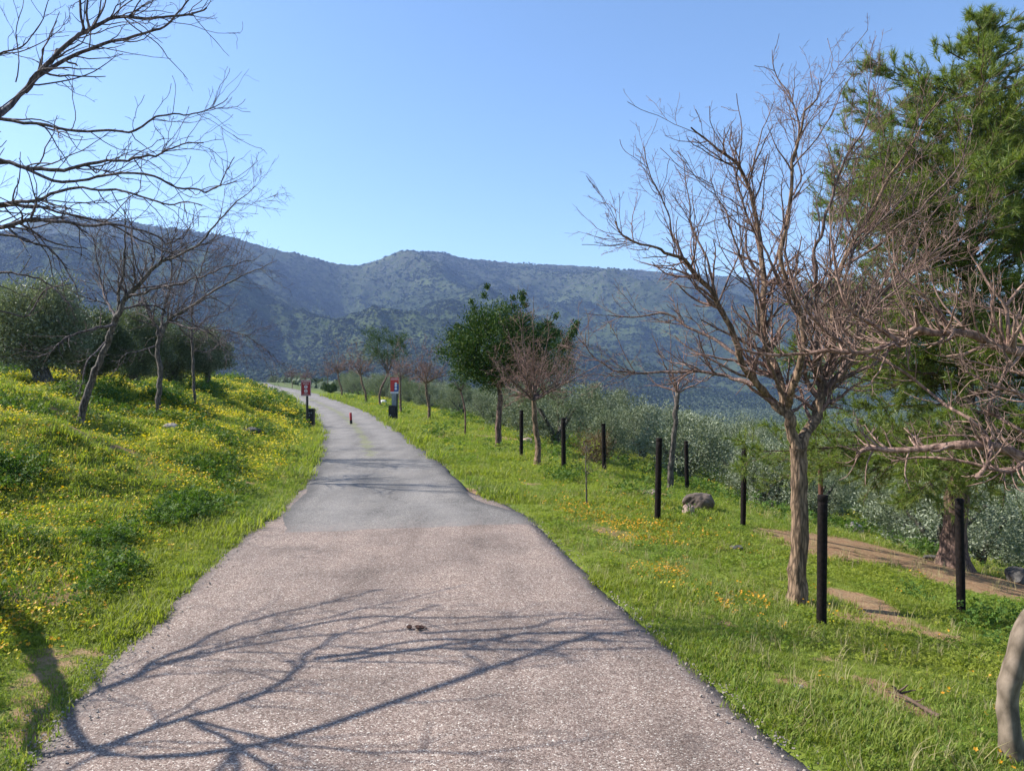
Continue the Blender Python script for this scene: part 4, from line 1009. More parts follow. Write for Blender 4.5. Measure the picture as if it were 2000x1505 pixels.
# ---- leafy evergreens on the right verge
def evergreen(px, py, trunk_px, r, cx, cy, rx, ry, label, seed, n=240, spires=(), nper=60, leaf=(.055, .022), autumn=None, bare_to=None):
    bx, by, bz = hit(px, py); rg = np.random.default_rng(seed)
    tp = [at(px, py + 4, by)] + [at(a, b, by) for a, b in trunk_px]
    r = r * .8; lb = [(tp, r, r * .7, 1)]
    top = trunk_px[-1]
    for k in range(9):
        a = k / 9 * 6.28; lb.append((limb(by, top, (top[0] + (cx - top[0]) * .5 + math.cos(a) * rx * .3, top[1] - (top[1] - cy) * .5, math.sin(a) * .3), (cx + math.cos(a) * rx * .7, cy + rg.uniform(-.4, .3) * ry, math.sin(a) * rx * by / FPX * .6)), r * .45, .008, 0))
    root, made = build_tree("evergreen_tree", (bx, by, bz - .05), lb, lvset(.8, .8), label, "tree", (M['bark_pine'], M['bark_dark'], M['bark_dark']), seed=seed, limb_jit=.006)
    c = at(cx, cy, by); sx = rx / FPX * by; sz = ry / FPX * by
    d = norm(rg.normal(0, 1, (n, 3))); rad = rg.uniform(.25, 1, n) ** .45
    lobes = 1 + .20 * np.sin(d[:, 0] * 4 + 1 + seed) * np.cos(d[:, 2] * 5) + .12 * np.sin(d[:, 1] * 7 + d[:, 2] * 6)
    d[:, 2] = np.where(d[:, 2] < -.55, d[:, 2] * .7, d[:, 2])
    cen = c + d * (rad * lobes)[:, None] * np.array([sx, sx * .9, sz])
    cr = rg.uniform(.12, .24, n) * sx / 1.1
    for (qx, qy, qy2) in spires:
        k = 7; zz = np.sort(rg.uniform(0, 1, k)); p0 = at(qx + rg.uniform(-8, 8), qy2 + 20, by); p1 = at(qx + rg.uniform(-14, 14), qy + rg.uniform(-6, 22), by)
        dy = rg.uniform(-.5, .5) * sx
        sp = p0 * (1 - zz[:, None]) + p1 * zz[:, None] + np.array([0, dy, 0]); cen = np.concatenate([cen, sp]); sp = sp + rg.normal(0, .05, sp.shape); cen[-k:] = sp; cr = np.concatenate([cr, .11 * sx * (1 - .55 * zz)])
    V, F = cluster_leaves(cen - np.array([bx, by, bz - .05]), cr, nper, leaf[0], leaf[1], rg, outc=c - np.array([bx, by, bz]), up=.5)
    tag(obj("crown", mesh_np("crown", V, F, M['ever'], False), root), kind='stuff')
    return root
evergreen(972, 868, [(974, 820), (977, 775), (975, 755)], .11, 976, 682, 95, 88, "broad dark evergreen tree with upright leafy shoots on the right verge", 61, n=420, nper=92, leaf=(.075, .034),
          spires=((935, 590, 650), (962, 562, 640), (1000, 575, 650), (1030, 548, 640), (1070, 590, 660), (1112, 605, 665), (905, 610, 660), (888, 640, 690), (1050, 620, 700), (1100, 630, 690)))
evergreen(985, 828, [(984, 800), (982, 770)], .10, 1050, 690, 74, 70, "dark evergreen tree standing close behind the broad one", 62, n=260, nper=90, leaf=(.075, .034))
evergreen(743, 787, [(741, 770), (745, 752), (752, 738), (758, 725)], .10, 752, 675, 44, 40, "small leafy evergreen with a bent trunk beyond the barrier", 63, n=130, nper=55, leaf=(.09, .04),
          spires=((768, 632, 660), (730, 645, 670), (790, 648, 670)))
evergreen(908, 846, [(909, 810), (905, 780), (900, 760)], .04, 897, 735, 24, 30, "slim young evergreen with few leaves left of the broad one", 64, n=46, nper=45)

# ---- pine on the right
bx, by, bz = hit(1862, 1102); Y0 = by
rg = np.random.default_rng(77)
base = np.array([bx, by, bz - .05])
tr_pts = limb(Y0, (1862, 1108), (1868, 1000), (1878, 900), (1884, 780), (1890, 650), (1897, 480), (1905, 300), (1918, 140), (1928, 20))
trunk = catmull(tr_pts, 60)
plimbs = [(tr_pts, .17, .015, 1)]
outl = np.array([(10, 5), (60, 40), (100, 90), (185, 140), (200, 230), (250, 300), (290, 380), (320, 480), (350, 600), (400, 690), (420, 760), (380, 800), (250, 840)])
n_b = 170
bl = []
for k in range(n_b):
    pyk = 20 + (k + rg.uniform(0, 1)) / n_b * 805
    wpx = np.interp(pyk, outl[:, 1], outl[:, 0]) * np.interp(pyk, [300, 650, 800], [1, .88, .80]) * rg.uniform(.62, 1.12) * (1 + .18 * math.sin(k * .35))
    W = wpx / FPX * Y0
    th = k * 2.4 + rg.uniform(-.4, .4)
    dx, dy = math.cos(th), math.sin(th) * .8
    zt = EYE - (pyk - HOR) / FPX * Y0
    i = np.argmin(np.abs(trunk[:, 2] - (zt - W * .28))); o0 = trunk[i]
    up = .30 if pyk < 500 else (.12 if pyk < 700 else -.05)
    p1 = o0 + np.array([dx * W * .35, dy * W * .35, W * up * .5]); p2 = o0 + np.array([dx * W * .7, dy * W * .7, W * (up * .85)]); p3 = o0 + np.array([dx * W, dy * W, W * (up * 1.2 + .06) - (.15 if pyk > 700 else 0)])
    bl.append([o0, p1, p2, p3])
for q in bl: plimbs.append((q, max(.012, .035 * (trunk[-1][2] - q[0][2]) / 7), .004, 0))
root, made = build_tree("pine_tree", tuple(base), plimbs,
    [dict(dens=9.0, t0=.10, t1=1.0, ang=(A(25), A(60)), Lr=(.25, .5), n=7, rr=(.35, .5), wig=.12, up=.05, k=4, rmin=.004, lmax=.9, also=True),
     dict(dens=9.5, t0=.1, t1=1.0, ang=(A(25), A(60)), Lr=(.3, .6), n=4, rr=(.45, .6), wig=.12, up=.08, k=3, rmin=.003, lmax=.34)],
    "tall bright green pine with a thick dark trunk on the right", "tree", (M['bark_pine'], M['bark_pine'], M['bark_pine']), seed=78)
segs = []
for p, r, k in made:
    segs.append((p[:, -1], norm(p[:, -1] - p[:, -2]))); segs.append((p[:, -2], norm(p[:, -1] - p[:, -2])))
for p, r, k in made[1:]:
    segs.append((p[:, 1], norm(p[:, 2] - p[:, 1])))
ld = trunk[44:] - base; m_ = 26
for q in range(m_):
    dd = norm(rg.normal(0, 1, ld.shape) + [0, 0, 1.0]); segs.append((ld + dd * rg.uniform(.02, .22, (len(ld), 1)) * np.linspace(1.6, .5, len(ld))[:, None], dd))
tp = np.concatenate([a for a, b in segs]); td = np.concatenate([b for a, b in segs])
if len(tp) > 54000:
    s_ = rg.permutation(len(tp))[:54000]; tp = tp[s_]; td = td[s_]
nn = 15; P0 = np.repeat(tp, nn, axis=0); D0 = np.repeat(td, nn, axis=0)
D = norm(D0 * .9 + rg.normal(0, .55, D0.shape) + np.array([0, 0, .12])); P0 = P0 - D0 * rg.uniform(0, .07, len(P0))[:, None]
Ln = rg.uniform(.07, .125, len(P0))[:, None]; S = norm(np.cross(D, rg.normal(0, 1, D.shape))) * .0034
Vn = np.stack([P0 - S, P0 + S, P0 + D * Ln], 1).reshape(-1, 3)
Fn = np.arange(len(P0))[:, None] * 3 + np.array([[0, 1, 2]])
tag(obj("crown", mesh_np("crown", Vn, Fn, M['pine'], False), root), kind='stuff')
print("pine tufts", len(tp))

# ---- old olive trees on the left
def olive_crown(rx, ry, rz, n, nper, rg, L=.06, W=.016, cr=(.18, .34), bottom=-.6):
    d = norm(rg.normal(0, 1, (n, 3))); rad = rg.uniform(.2, 1, n) ** .4
    lob = 1 + .22 * np.sin(d[:, 0] * 3.3 + rg.uniform(0, 6)) * np.cos(d[:, 1] * 3.1 + rg.uniform(0, 6)) + .15 * np.sin(d[:, 2] * 6 + d[:, 0] * 5)
    cen = d * (rad * lob)[:, None] * np.array([rx, ry, rz]); cen[:, 2] = np.maximum(cen[:, 2], bottom * rz + rg.uniform(-.15, .15, n) * rz)
    V, F = cluster_leaves(cen, rg.uniform(cr[0], cr[1], n), nper, L, W, rg, up=.5)
    return V, F
def old_olive(px, py, Yd, cxp, rxp, top_y, bot_y, label, seed, r=.26, mat='olive_dark', n=300, nper=120):
    if Yd is None: bx, by, bz = hit(px, py)
    else:
        by = Yd; bx = (px - 1000) / FPX * by; bz = float(ground_h(bx, by))
    k_ = by / FPX
    rg = np.random.default_rng(seed); B = np.array([bx, by, bz - .06]); rx = rxp * k_; rz = (bot_y - top_y) * k_ / 2 * .9
    cxo = (cxp - px) * k_; zc = EYE - ((top_y + bot_y) / 2 - HOR) * k_ - bz
    th = max(.5, zc - rz * .75); top = B + np.array([cxo * .35, 0, th])
    lb = [([B, B + np.array([.05, .0, th * .3]), B + np.array([cxo * .12 - .05, .05, th * .65]), top], r, r * .62, 1)]
    for k in range(7):
        a = k * .9 + seed; q = np.array([math.cos(a) * rx * .6, math.sin(a) * rx * .5, 0])
        lb.append(([top - [0, 0, .1], top + q * .4 + [0, 0, rz * .3], top + q + [cxo * .4, 0, rz * .9 + rg.uniform(-.2, .3)]], r * .42, .02, 0))
    root, _ = build_tree("olive_tree", tuple(B), lb, lvset(.7, .7), label, "olive tree", (M['bark_olive'], M['bark_olive'], M['bark_olive']), seed=seed, rough_r=.12, limb_jit=.008)
    V, F = olive_crown(rx, rx * .9, rz, n, nper, rg, cr=(.13 * rx, .24 * rx), bottom=-.85, L=.08, W=.028)
    # wispy upright shoots round the top
    m = 70; th_ = rg.uniform(0, 6.28, m); rr = rg.uniform(.1, .95, m)
    p0 = np.stack([rr * rx * np.cos(th_), rr * rx * .9 * np.sin(th_), rz * np.sqrt(1 - rr ** 2) * .95], -1)
    pp = np.repeat(p0, 12, 0) + np.stack([rg.normal(0, .05, m * 12), rg.normal(0, .05, m * 12), np.tile(np.linspace(0, 1, 12), m) * rg.uniform(.15, .5, m).repeat(12)], -1)
    V2_, F2_ = leaf_quads(pp, norm(rg.normal(0, .5, pp.shape) + [0, 0, 1]), .06, .018, rg)
    V = np.concatenate([V, V2_]); F = np.concatenate([F, F2_ + len(V) - len(V2_)])
    V = V + np.array([cxo, 0, zc + .06])
    tag(obj("crown", mesh_np("crown", V, F, M[mat], False), root), kind='stuff')
    return root
old_olive(80, 744, None, 72, 95, 546, 722, "large grey green olive with a thick flaring dark trunk near the left edge", 71, r=.26, mat='olive', n=380)
old_olive(22, 728, None, -10, 78, 560, 712, "olive tree with a broad stump-like trunk, farthest left", 72, r=.22, mat='olive')
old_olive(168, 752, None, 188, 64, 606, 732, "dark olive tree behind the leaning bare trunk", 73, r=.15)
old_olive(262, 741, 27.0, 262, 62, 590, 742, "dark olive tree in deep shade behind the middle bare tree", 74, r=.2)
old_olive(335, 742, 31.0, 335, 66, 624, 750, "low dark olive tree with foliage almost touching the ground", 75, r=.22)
old_olive(408, 739, 32.0, 402, 44, 638, 732, "small rounded olive tree at the end of the left row", 76, r=.17, mat='olive', n=200)

# ---- olive grove below the right verge: every tree one can tell apart
protos_o = []
for k in range(5):
    rg = np.random.default_rng(500 + k)
    rt = rg.uniform(1.05, 1.5); V, F = olive_crown(rt, rt * .95, rg.uniform(.95, 1.25), 90, 120, rg, L=.085, W=.036, cr=(.15, .30), bottom=-.85)
    V[:, 2] += 1.25
    # upright wispy shoots on top
    m = 34; th = rg.uniform(0, 6.28, m); rr = rg.uniform(0, .8, m) * rt
    p0 = np.stack([rr * np.cos(th), rr * np.sin(th), 1.25 + 1.0 * np.sqrt(np.maximum(0, 1 - (rr / rt) ** 2)) - .2], -1)
    t_ = np.repeat(np.linspace(0, 1, 9)[None], m, 0).ravel(); pp = np.repeat(p0, 9, 0) + np.stack([rg.normal(0, .05, m * 9), rg.normal(0, .05, m * 9), t_ * rg.uniform(.15, .45, m).repeat(9)], -1)
    V2_, F2_ = leaf_quads(pp, norm(rg.normal(0, .5, pp.shape) + [0, 0, 1]), .10, .03, rg)
    crown = mesh_np("crown", np.concatenate([V, V2_]), np.concatenate([F, F2_ + len(V)]), M['grove'], False)
    tv, tf, o_ = [], [], 0
    for j in range(4):
        a = j * 1.6 + k; pth = np.array([[0, 0, -.3], [.05 * math.cos(a), .05 * math.sin(a), .25], [.3 * math.cos(a), .3 * math.sin(a), .7], [.8 * math.cos(a), .8 * math.sin(a), 1.4]])
        c = catmull(pth, 8); v, f = tubes(c[None], np.linspace(.13, .04, 8)[None], 7); tv.append(v); tf.append(f + o_); o_ += len(v)
    trunk_me = mesh_np("trunk", np.concatenate(tv), np.concatenate(tf), M['bark_olive'])
    protos_o.append((trunk_me, crown))
def ordinal(n):
    w = ["first", "second", "third", "fourth", "fifth", "sixth", "seventh", "eighth", "ninth", "tenth", "eleventh", "twelfth"]
    if n <= 12: return w[n - 1]
    return str(n) + ("th" if 10 <= n % 100 <= 20 else {1: "st", 2: "nd", 3: "rd"}.get(n % 10, "th"))
def number(n): return (["one", "two", "three", "four", "five", "six", "seven", "eight", "nine", "ten", "eleven", "twelve", "thirteen", "fourteen", "fifteen", "sixteen", "seventeen", "eighteen", "nineteen", "twenty", "twenty-one", "twenty-two", "twenty-three", "twenty-four", "twenty-five"] + [str(k) for k in range(26, 99)])[n - 1]
cand = []; rg = np.random.default_rng(900)
for row in range(60):
    y = 10.5 + (row % 2) * 1.5
    while y < 330:
        step = np.interp(y, [10, 30, 90], [3.1, 4.1, 5.2])
        inner = float(np.interp(y, [8, 13, 18, 25, 40, 70, 120], [8.8, 7.9, 6.8, 6.0, 5.6, 5.6, 6.5]))
        x = float(road_r(y)) + inner + row * float(np.interp(y, [10, 30, 90], [2.7, 3.4, 4.6])) + rg.uniform(-.6, .6); yj = y + rg.uniform(-.6, .6)
        if abs(x / yj) < .84: cand.append((x, yj, row))
        y += step
hedge = []
for k in range(46):
    y = rg.uniform(175, 215); x = rg.uniform(-75, -20) * y / 170
    if x < float(road_l(y)) - 3 or x > float(road_r(y)) + 3: hedge.append((x, y, -1))
cand.sort(key=lambda q: q[1] + .6 * abs(q[0]))
keep_n = 300 - len(hedge)
near_c = cand[:keep_n]; rest = cand[keep_n:]
print("grove", len(near_c), len(rest), near_c[-1])
rows = {}
for q in near_c: rows.setdefault(q[2], []).append(q)
def near_words(x, y):
    px = 1000 + x / y * FPX
    for lim, w in ((930, "behind the small trees of the verge"), (1120, "behind the broad evergreen"), (1260, "behind the far posts"), (1420, "behind the slim bluish trunk"), (1560, "left of the big bare trunk"), (1800, "between the big bare trunk and the pine")):
        if px < lim: return w
    return "right of the pine trunk"
jobs = []
for rw in sorted(rows):
    ln_ = sorted(rows[rw], key=lambda q: q[0] / q[1])
    for i, (x, y, _) in enumerate(ln_):
        jobs.append((x, y, f"{'silvery ' if rw % 2 == 0 and rw < 9 else ''}olive, grove row {number(rw + 1)}, {ordinal(i + 1)} from left, {near_words(x, y)}"))
for i, (x, y, _) in enumerate(sorted(hedge, key=lambda q: q[0] / q[1])):
    jobs.append((x, y, f"low distant olive beyond the road bend, {ordinal(i + 1)} from the left"))
for i, (x, y, lab) in enumerate(jobs):
    z = float(ground_h(x, y)); tm, cm = protos_o[i % 5]
    root = empty("olive_tree", (x, y, z - .02), lab, "olive tree", "olive trees in the grove")
    s = rg.uniform(.66, 1.12) * float(np.interp(y, [12, 20, 34], [.66, .82, .95]))
    if y > 90: s *= 1.15
    root.scale = (s * rg.uniform(.95, 1.2), s * rg.uniform(.95, 1.2), s); root.rotation_euler = (0, 0, rg.uniform(0, 6.28))
    obj("trunk", tm, root); tag(obj("crown", cm, root), kind='stuff')

def blob_proto(name, n, rg, mat, flat=.8, size=.5):
    """a far bush: a loose heap of leaf clumps"""
    d = norm(rg.normal(0, 1, (n, 3))); d[:, 2] = np.abs(d[:, 2]); rad = rg.uniform(.45, 1, n)[:, None] * (1 + .25 * np.sin(d[:, :1] * 5))
    p = d * rad * np.array([1, 1, flat]); nr = norm(d + rg.normal(0, .35, d.shape)); s = norm(np.cross(nr, rg.normal(0, 1, nr.shape))); q = np.cross(nr, s)
    L = (size * rg.uniform(.6, 1.2, n))[:, None]
    V = np.stack([p - s * L - q * L * .4, p + s * L * .8 - q * L * .5, p + s * L * .3 + q * L, p - s * L * .7 + q * L * .6], 1).reshape(-1, 3)
    return proto(name, V, np.arange(n)[:, None] * 4 + np.array([[0, 1, 2, 3]]), mat)
rg = np.random.default_rng(1234)
pro = [blob_proto("far_olive", 42, rg, M['fargrove'], .85, .30) for k in range(4)]
# far lattice down in the valley
xs, ys_ = [q[0] for q in rest], [q[1] for q in rest]
lat = []
gx, gy = np.meshgrid(np.arange(-700, 1000, 8.0), np.arange(225, 1150, 8.0))
gx = gx + (gy * .13) + rg.uniform(-1.2, 1.2, gx.shape); gy = gy + rg.uniform(-1.2, 1.2, gy.shape)
k = (np.abs(gx / gy) < .80) & (vnoise(gx / 60, gy / 60, 4) > .18)
t_far = gy
X = np.concatenate([xs, gx[k]]); Y = np.concatenate([ys_, gy[k]]); n = len(X)
s = rg.uniform(1.5, 2.3, n) * np.interp(Y, [100, 400, 1000], [.85, 1.1, 1.25])
gn_scatter("olive_grove", np.stack([X, Y, ground_h(X, Y)], -1), zrot(n, .03), np.stack([s, s, s * 1.15], -1), rg.integers(0, 4, n), pro, "far olive groves filling the valley floor")
print("far olives", n)
# scrub on the mountains
pro = [blob_proto("scrub_bush", 22, rg, M['scrub'], .75, .42) for k in range(5)]
n = 540000
Y = np.exp(rg.uniform(math.log(480), math.log(2750), n)); U = rg.uniform(-.82, .82, n); X = U * Y
yr = np.interp(U, [-0.7, -0.45, -0.2, -0.1, 0.3, 0.8], [1750, 1800, 2250, 2500, 2600, 2500])
y0 = np.interp(U, [-0.7, -0.3, 0.0, 0.3], [420, 560, 760, 950])
den = fbm(X / 130, Y / 130, 777, 4); den2 = fbm(X / 35, Y / 35, 778, 3)
hi = (Y - y0) / (yr - y0)
p_ = np.clip(sstep(.40, .56, den) * .9 + .30, 0, 1) * np.where(den2 > .40, 1, .4) * np.interp(hi, [0, .5, .9, 1.0], [1, 1, .6, .5])
k = (Y < yr * 1.01) & (Y > y0 * .95) & (rg.uniform(0, 1, n) < p_)
X, Y = X[k], Y[k]; n = len(X)
s = rg.uniform(1.3, 1.3 + 4.2 * rg.uniform(0, 1, n) ** 1.4, n) * np.interp(Y, [500, 2500], [.9, 1.25])
gn_scatter("scrub", np.stack([X, Y, ground_h(X, Y) - .3], -1), zrot(n, .05), np.stack([s, s, s * .9], -1), rg.integers(0, 5, n), pro, "dark evergreen scrub spread over the mountainside")
print("scrub", n)

# ------------------------------------------------------------------ posts
def box_mesh(sx, sy, sz, z0=0, bev=.004):
    import bmesh
    bm = bmesh.new(); bmesh.ops.create_cube(bm, size=1)
    for v in bm.verts: v.co = (v.co.x * sx, v.co.y * sy, (v.co.z + .5) * sz + z0)
    if bev: bmesh.ops.bevel(bm, geom=bm.edges[:], offset=bev, segments=2, affect='EDGES')
    return bm
def bm_obj(name, bm, mat, parent, loc=(0, 0, 0), rot=(0, 0, 0), smooth=False):
    me = bpy.data.meshes.new(name); bm.to_mesh(me); bm.free(); me.materials.append(mat)
    if smooth:
        for p in me.polygons: p.use_smooth = True
    o = obj(name, me, parent); o.location = loc; o.rotation_euler = rot; return o

def post(px, py, pt, wpx, label, mat='post', lean=(0, 0), cap=True, seed=0, group="dark posts in two rows on the right verge", Yf=None):
    if Yf: by = Yf; bx = (px - 1000) / FPX * by; bz = float(ground_h(bx, by))
    else: bx, by, bz = hit(px, py)
    H = EYE - (pt - HOR) / FPX * by - bz; r = wpx / FPX * by / 2
    root = empty("post", (bx, by, bz), label, "post", group)
    rg = np.random.default_rng(seed + 3000)
    n = 14; k = 16
    c = np.zeros((n, 3)); c[:, 2] = np.linspace(-.15, H - .004, n); R = np.full(n, r) * (1 + rg.normal(0, .012, n)); R[-1] = r * .96
    V, F = tubes(c[None], R[None], k)
    V = np.vstack([V, [[0, 0, H - .001]]]); tf = np.array([[(n - 1) * k + i, (n - 1) * k + (i + 1) % k, len(V) - 1] for i in range(k)])
    sh = obj("shaft", mesh_np("shaft", V, [F, tf], M[mat]), root)
    c2 = np.array([[0, 0, H - .030], [0, 0, H - .026], [0, 0, H + .012], [0, 0, H + .016]]); V, F = tubes(c2[None], np.array([[r * .98, r * 1.025, r * 1.025, r * .93]]), k)
    V = np.vstack([V, [[0, 0, H + .017]]]); tf = np.array([[3 * k + i, 3 * k + (i + 1) % k, len(V) - 1] for i in range(k)])
    obj("cap", mesh_np("cap", V, [F, tf], M[mat]), root)
    root.rotation_euler = (lean[1], lean[0], rg.uniform(0, 3))
    root.rotation_euler = (lean[1] + rg.uniform(-.012, .012), lean[0] + rg.uniform(-.022, .022), 0)
    return root
post(1604, 1222, 965, 19, "nearest black post, thick, just right of the big bare trunk", seed=1, lean=(-.015, 0))
post(1877, 1195, 972, 16, "black post standing in front of the pine trunk", seed=2)
post(1284, 1014, 852, 12, "black post standing in the orange flowers, closest to the road", seed=3)
post(1451, 1024, 868, 10.5, "black post between the large rock and the big bare trunk", seed=4)
post(1342, 955, 857, 8, "black post directly behind the large dark rock", seed=5)
post(1101, 919, 812, 9, "black post right of the curved grey trunk", seed=6)
post(1180, 914, 823, 8, "black post at the edge of the slope beside the reddish bush", seed=7)
post(1018, 889, 797, 7.5, "black post left of the curved grey trunk", seed=8)
post(1604, 1050, 903, 9, "reddish brown post seen behind the nearest black post", mat='post_brown', seed=9)

# ------------------------------------------------------------------ signs and barrier parts
def sign_pole(root, H, r, mat, z0=-.15, x=0, y=0):
    V, F = tubes(np.array([[[x, y, z0], [x, y, z0 + .3], [x, y, H * .6], [x, y, H]]]), np.full((1, 4), r), 10)
    return obj("post", mesh_np("post", V, F, mat), root)
# left sign: red board with white print
sx_, sy_, sz_ = hit(600, 828)
k_ = sy_ / FPX
root = empty("warning_sign", (sx_, sy_, sz_), "red notice board on a black post at the left side of the road", "sign")
H = (828 - 768) * k_
sign_pole(root, (828 - 740) * k_, .045, M['blackbox'])
W_, Hh = 19.5 * k_, 31 * k_; cz_ = (828 - 752.5) * k_
bm_obj("board", box_mesh(W_, .03, Hh, cz_ - Hh / 2), M['red'], root, loc=(-.03, -.065, 0))
def strip(parent, nm, w, h, x, z, mat, y=-.083):
    return bm_obj(nm, box_mesh(w, .006, h, 0, 0), mat, parent, loc=(x, y, z - h / 2))
x0 = -.03
for (nm, w, h, dx, dz) in [("border", W_ * .98, .012, 0, Hh * .485), ("border", W_ * .98, .012, 0, -Hh * .485), ("border", .010, Hh * .94, -W_ * .48, 0), ("border", .010, Hh * .94, W_ * .48, 0)]:
    strip(root, nm, w, h, x0 + dx, cz_ + dz, M['white'])
rg = np.random.default_rng(8)
def letters(parent, x, z, w, h, n, mat, y=-.084):
    """a line of small print too worn to read: uneven strokes"""
    bmv = []; fs = []; cw = w / n
    for i in range(n):
        xx = x - w / 2 + (i + .5) * cw; kind = int(rg.integers(0, 4)); q = []
        q.append((xx - cw * .32, z - h / 2, xx - cw * .14, z + h / 2))
        if kind != 1: q.append((xx - cw * .14, z + h * .28, xx + cw * .34, z + h / 2))
        if kind in (0, 2): q.append((xx + cw * .16, z - h / 2, xx + cw * .34, z + h * .28))
        if kind in (1, 3): q.append((xx - cw * .14, z - h * .5, xx + cw * .34, z - h * .26))
        for (a, b, c, d) in q:
            o_ = len(bmv); bmv += [(a, y, b), (c, y, b), (c, y, d), (a, y, d), (a, y + .004, b), (c, y + .004, b), (c, y + .004, d), (a, y + .004, d)]
            fs += [(o_, o_ + 1, o_ + 2, o_ + 3), (o_ + 4, o_ + 7, o_ + 6, o_ + 5), (o_, o_ + 4, o_ + 5, o_ + 1), (o_ + 1, o_ + 5, o_ + 6, o_ + 2), (o_ + 2, o_ + 6, o_ + 7, o_ + 3), (o_ + 3, o_ + 7, o_ + 4, o_)]
    return obj("lettering", mesh_np("lettering", np.array(bmv), np.array(fs), mat, False), parent)
letters(root, x0, cz_ + Hh * .40, W_ * .8, .05, 9, M['white'])
letters(root, x0, cz_ + Hh * .27, W_ * .6, .045, 7, M['white'])
def ring(parent, nm, x, z, r, mat, y=-.086, fill=False):
    a = np.linspace(0, 2 * np.pi, 25)[:-1]; ri = 0.001 if fill else r * .62
    V = []; 
    for rr, yy_ in ((ri, y), (r, y), (r, y + .005), (ri, y + .005)):
        V += [(x + rr * math.cos(t), yy_, z + rr * math.sin(t)) for t in a]
    n = 24; F = []
    for q in range(4):
        for i in range(n):
            F.append((q * n + i, q * n + (i + 1) % n, ((q + 1) % 4) * n + (i + 1) % n, ((q + 1) % 4) * n + i))
    return obj(nm, mesh_np(nm, np.array(V), np.array(F), mat, False), parent)
for dz in (.07, -.19):
    ring(root, "emblem", x0, cz_ + Hh * dz, .065, M['white']); strip(root, "emblem_bar", .07, .022, x0, cz_ + Hh * dz, M['white'], -.084)
letters(root, x0, cz_ - Hh * .36, W_ * .42, .03, 6, M['white'])
letters(root, x0, cz_ - Hh * .435, W_ * .8, .022, 12, M['white'])
# black barrier pillar beside it
def pillar(px, py, ptop, wpx, label, marks):
    Y_ = sy_ if px < 700 else None
    bx, by, bz = hit(px, py); kk = by / FPX
    r = empty("barrier_pillar", (bx, by, bz), label, "pillar", "black barrier pillars")
    w = wpx * kk; h = (py - ptop) * kk
    bm_obj("housing", box_mesh(w, w * .9, h + .1, -.1, .012), M['blackbox'], r)
    bm_obj("lid", box_mesh(w * 1.04, w * .94, .03, h + .003, .006), M['blackbox'], r)
    for (dx, dz, rr) in marks: ring(r, "reflector", dx, h * dz, rr, M['metal'], y=-w * .45 - .006, fill=True)
    return r
pillar(607.5, 828, 794, 13.5, "black box pillar at the left roadside beside the red board", [(-.04, .8, .03), (.04, .8, .03), (-.03, .65, .025)])
pillar(766, 817, 788, 13.0, "black box pillar at the right roadside under the sign", [(-.06, .4, .03)])
# right sign
rx_, ry_, rz_ = hit(773.5, 817); k_ = ry_ / FPX; P_ = 817
root = empty("information_sign", (rx_, ry_ + .16, rz_), "red sign with blue and white notice on a dark post at the right roadside", "sign")
sign_pole(root, (P_ - 735) * k_, .06, M['blackbox'])
bw = 16 * k_; bh = 28 * k_; bz_ = (P_ - 746) * k_; xo = -3.5 * k_
bm_obj("board", box_mesh(bw, .03, bh, bz_ - bh / 2), M['red2'], root, loc=(xo, -.08, 0))
strip(root, "border", bw * .95, .014, xo, bz_ + bh * .36, M['white'], -.098)
letters(root, xo, bz_ + bh * .43, bw * .8, .04, 9, M['white'], -.099)
bm_obj("blue_notice", box_mesh(bw * .55, .012, bh * .55, 0, .002), M['blue'], root, loc=(xo + bw * .24, -.105, bz_ - bh * .5))
strip(root, "white_notice", bw * .95, bh * .13, xo, bz_ - bh * .55, M['white'], -.115)
letters(root, xo, bz_ - bh * .55, bw * .8, .03, 12, M['blue'], -.121)
for dz in (0.08, -.08, -.28): ring(root, "emblem", xo + bw * .18, bz_ + bh * dz, .055, M['white'], -.114, fill=True)
bm_obj("panel", box_mesh(9 * k_, .02, 28 * k_, (P_ - 789) * k_, .003), M['metal'], root, loc=(xo - .02, -.075, 0))
# red bollard in the road
bx, by, bz = hit(686, 825); k_ = by / FPX
root = empty("bollard", (bx, by, float(np.interp(by, RY, RZ)) + .02), "short red bollard with dark base standing in the middle of the road", "bollard")
hb = 22 * k_
V, F = tubes(np.array([[[0, 0, -.03], [0, 0, hb * .35]]]), np.array([[.055, .055]]), 14); obj("base", mesh_np("base", V, F, M['blackbox']), root)
c2 = np.array([[0, 0, hb * .35], [0, 0, hb * .97], [0, 0, hb], [0, 0, hb + .001]]); V, F = tubes(c2[None], np.array([[.052, .052, .045, .001]]), 14)
obj("tube", mesh_np("tube", V, F, M['red']), root)
root.rotation_euler = (0, -.06, 0)

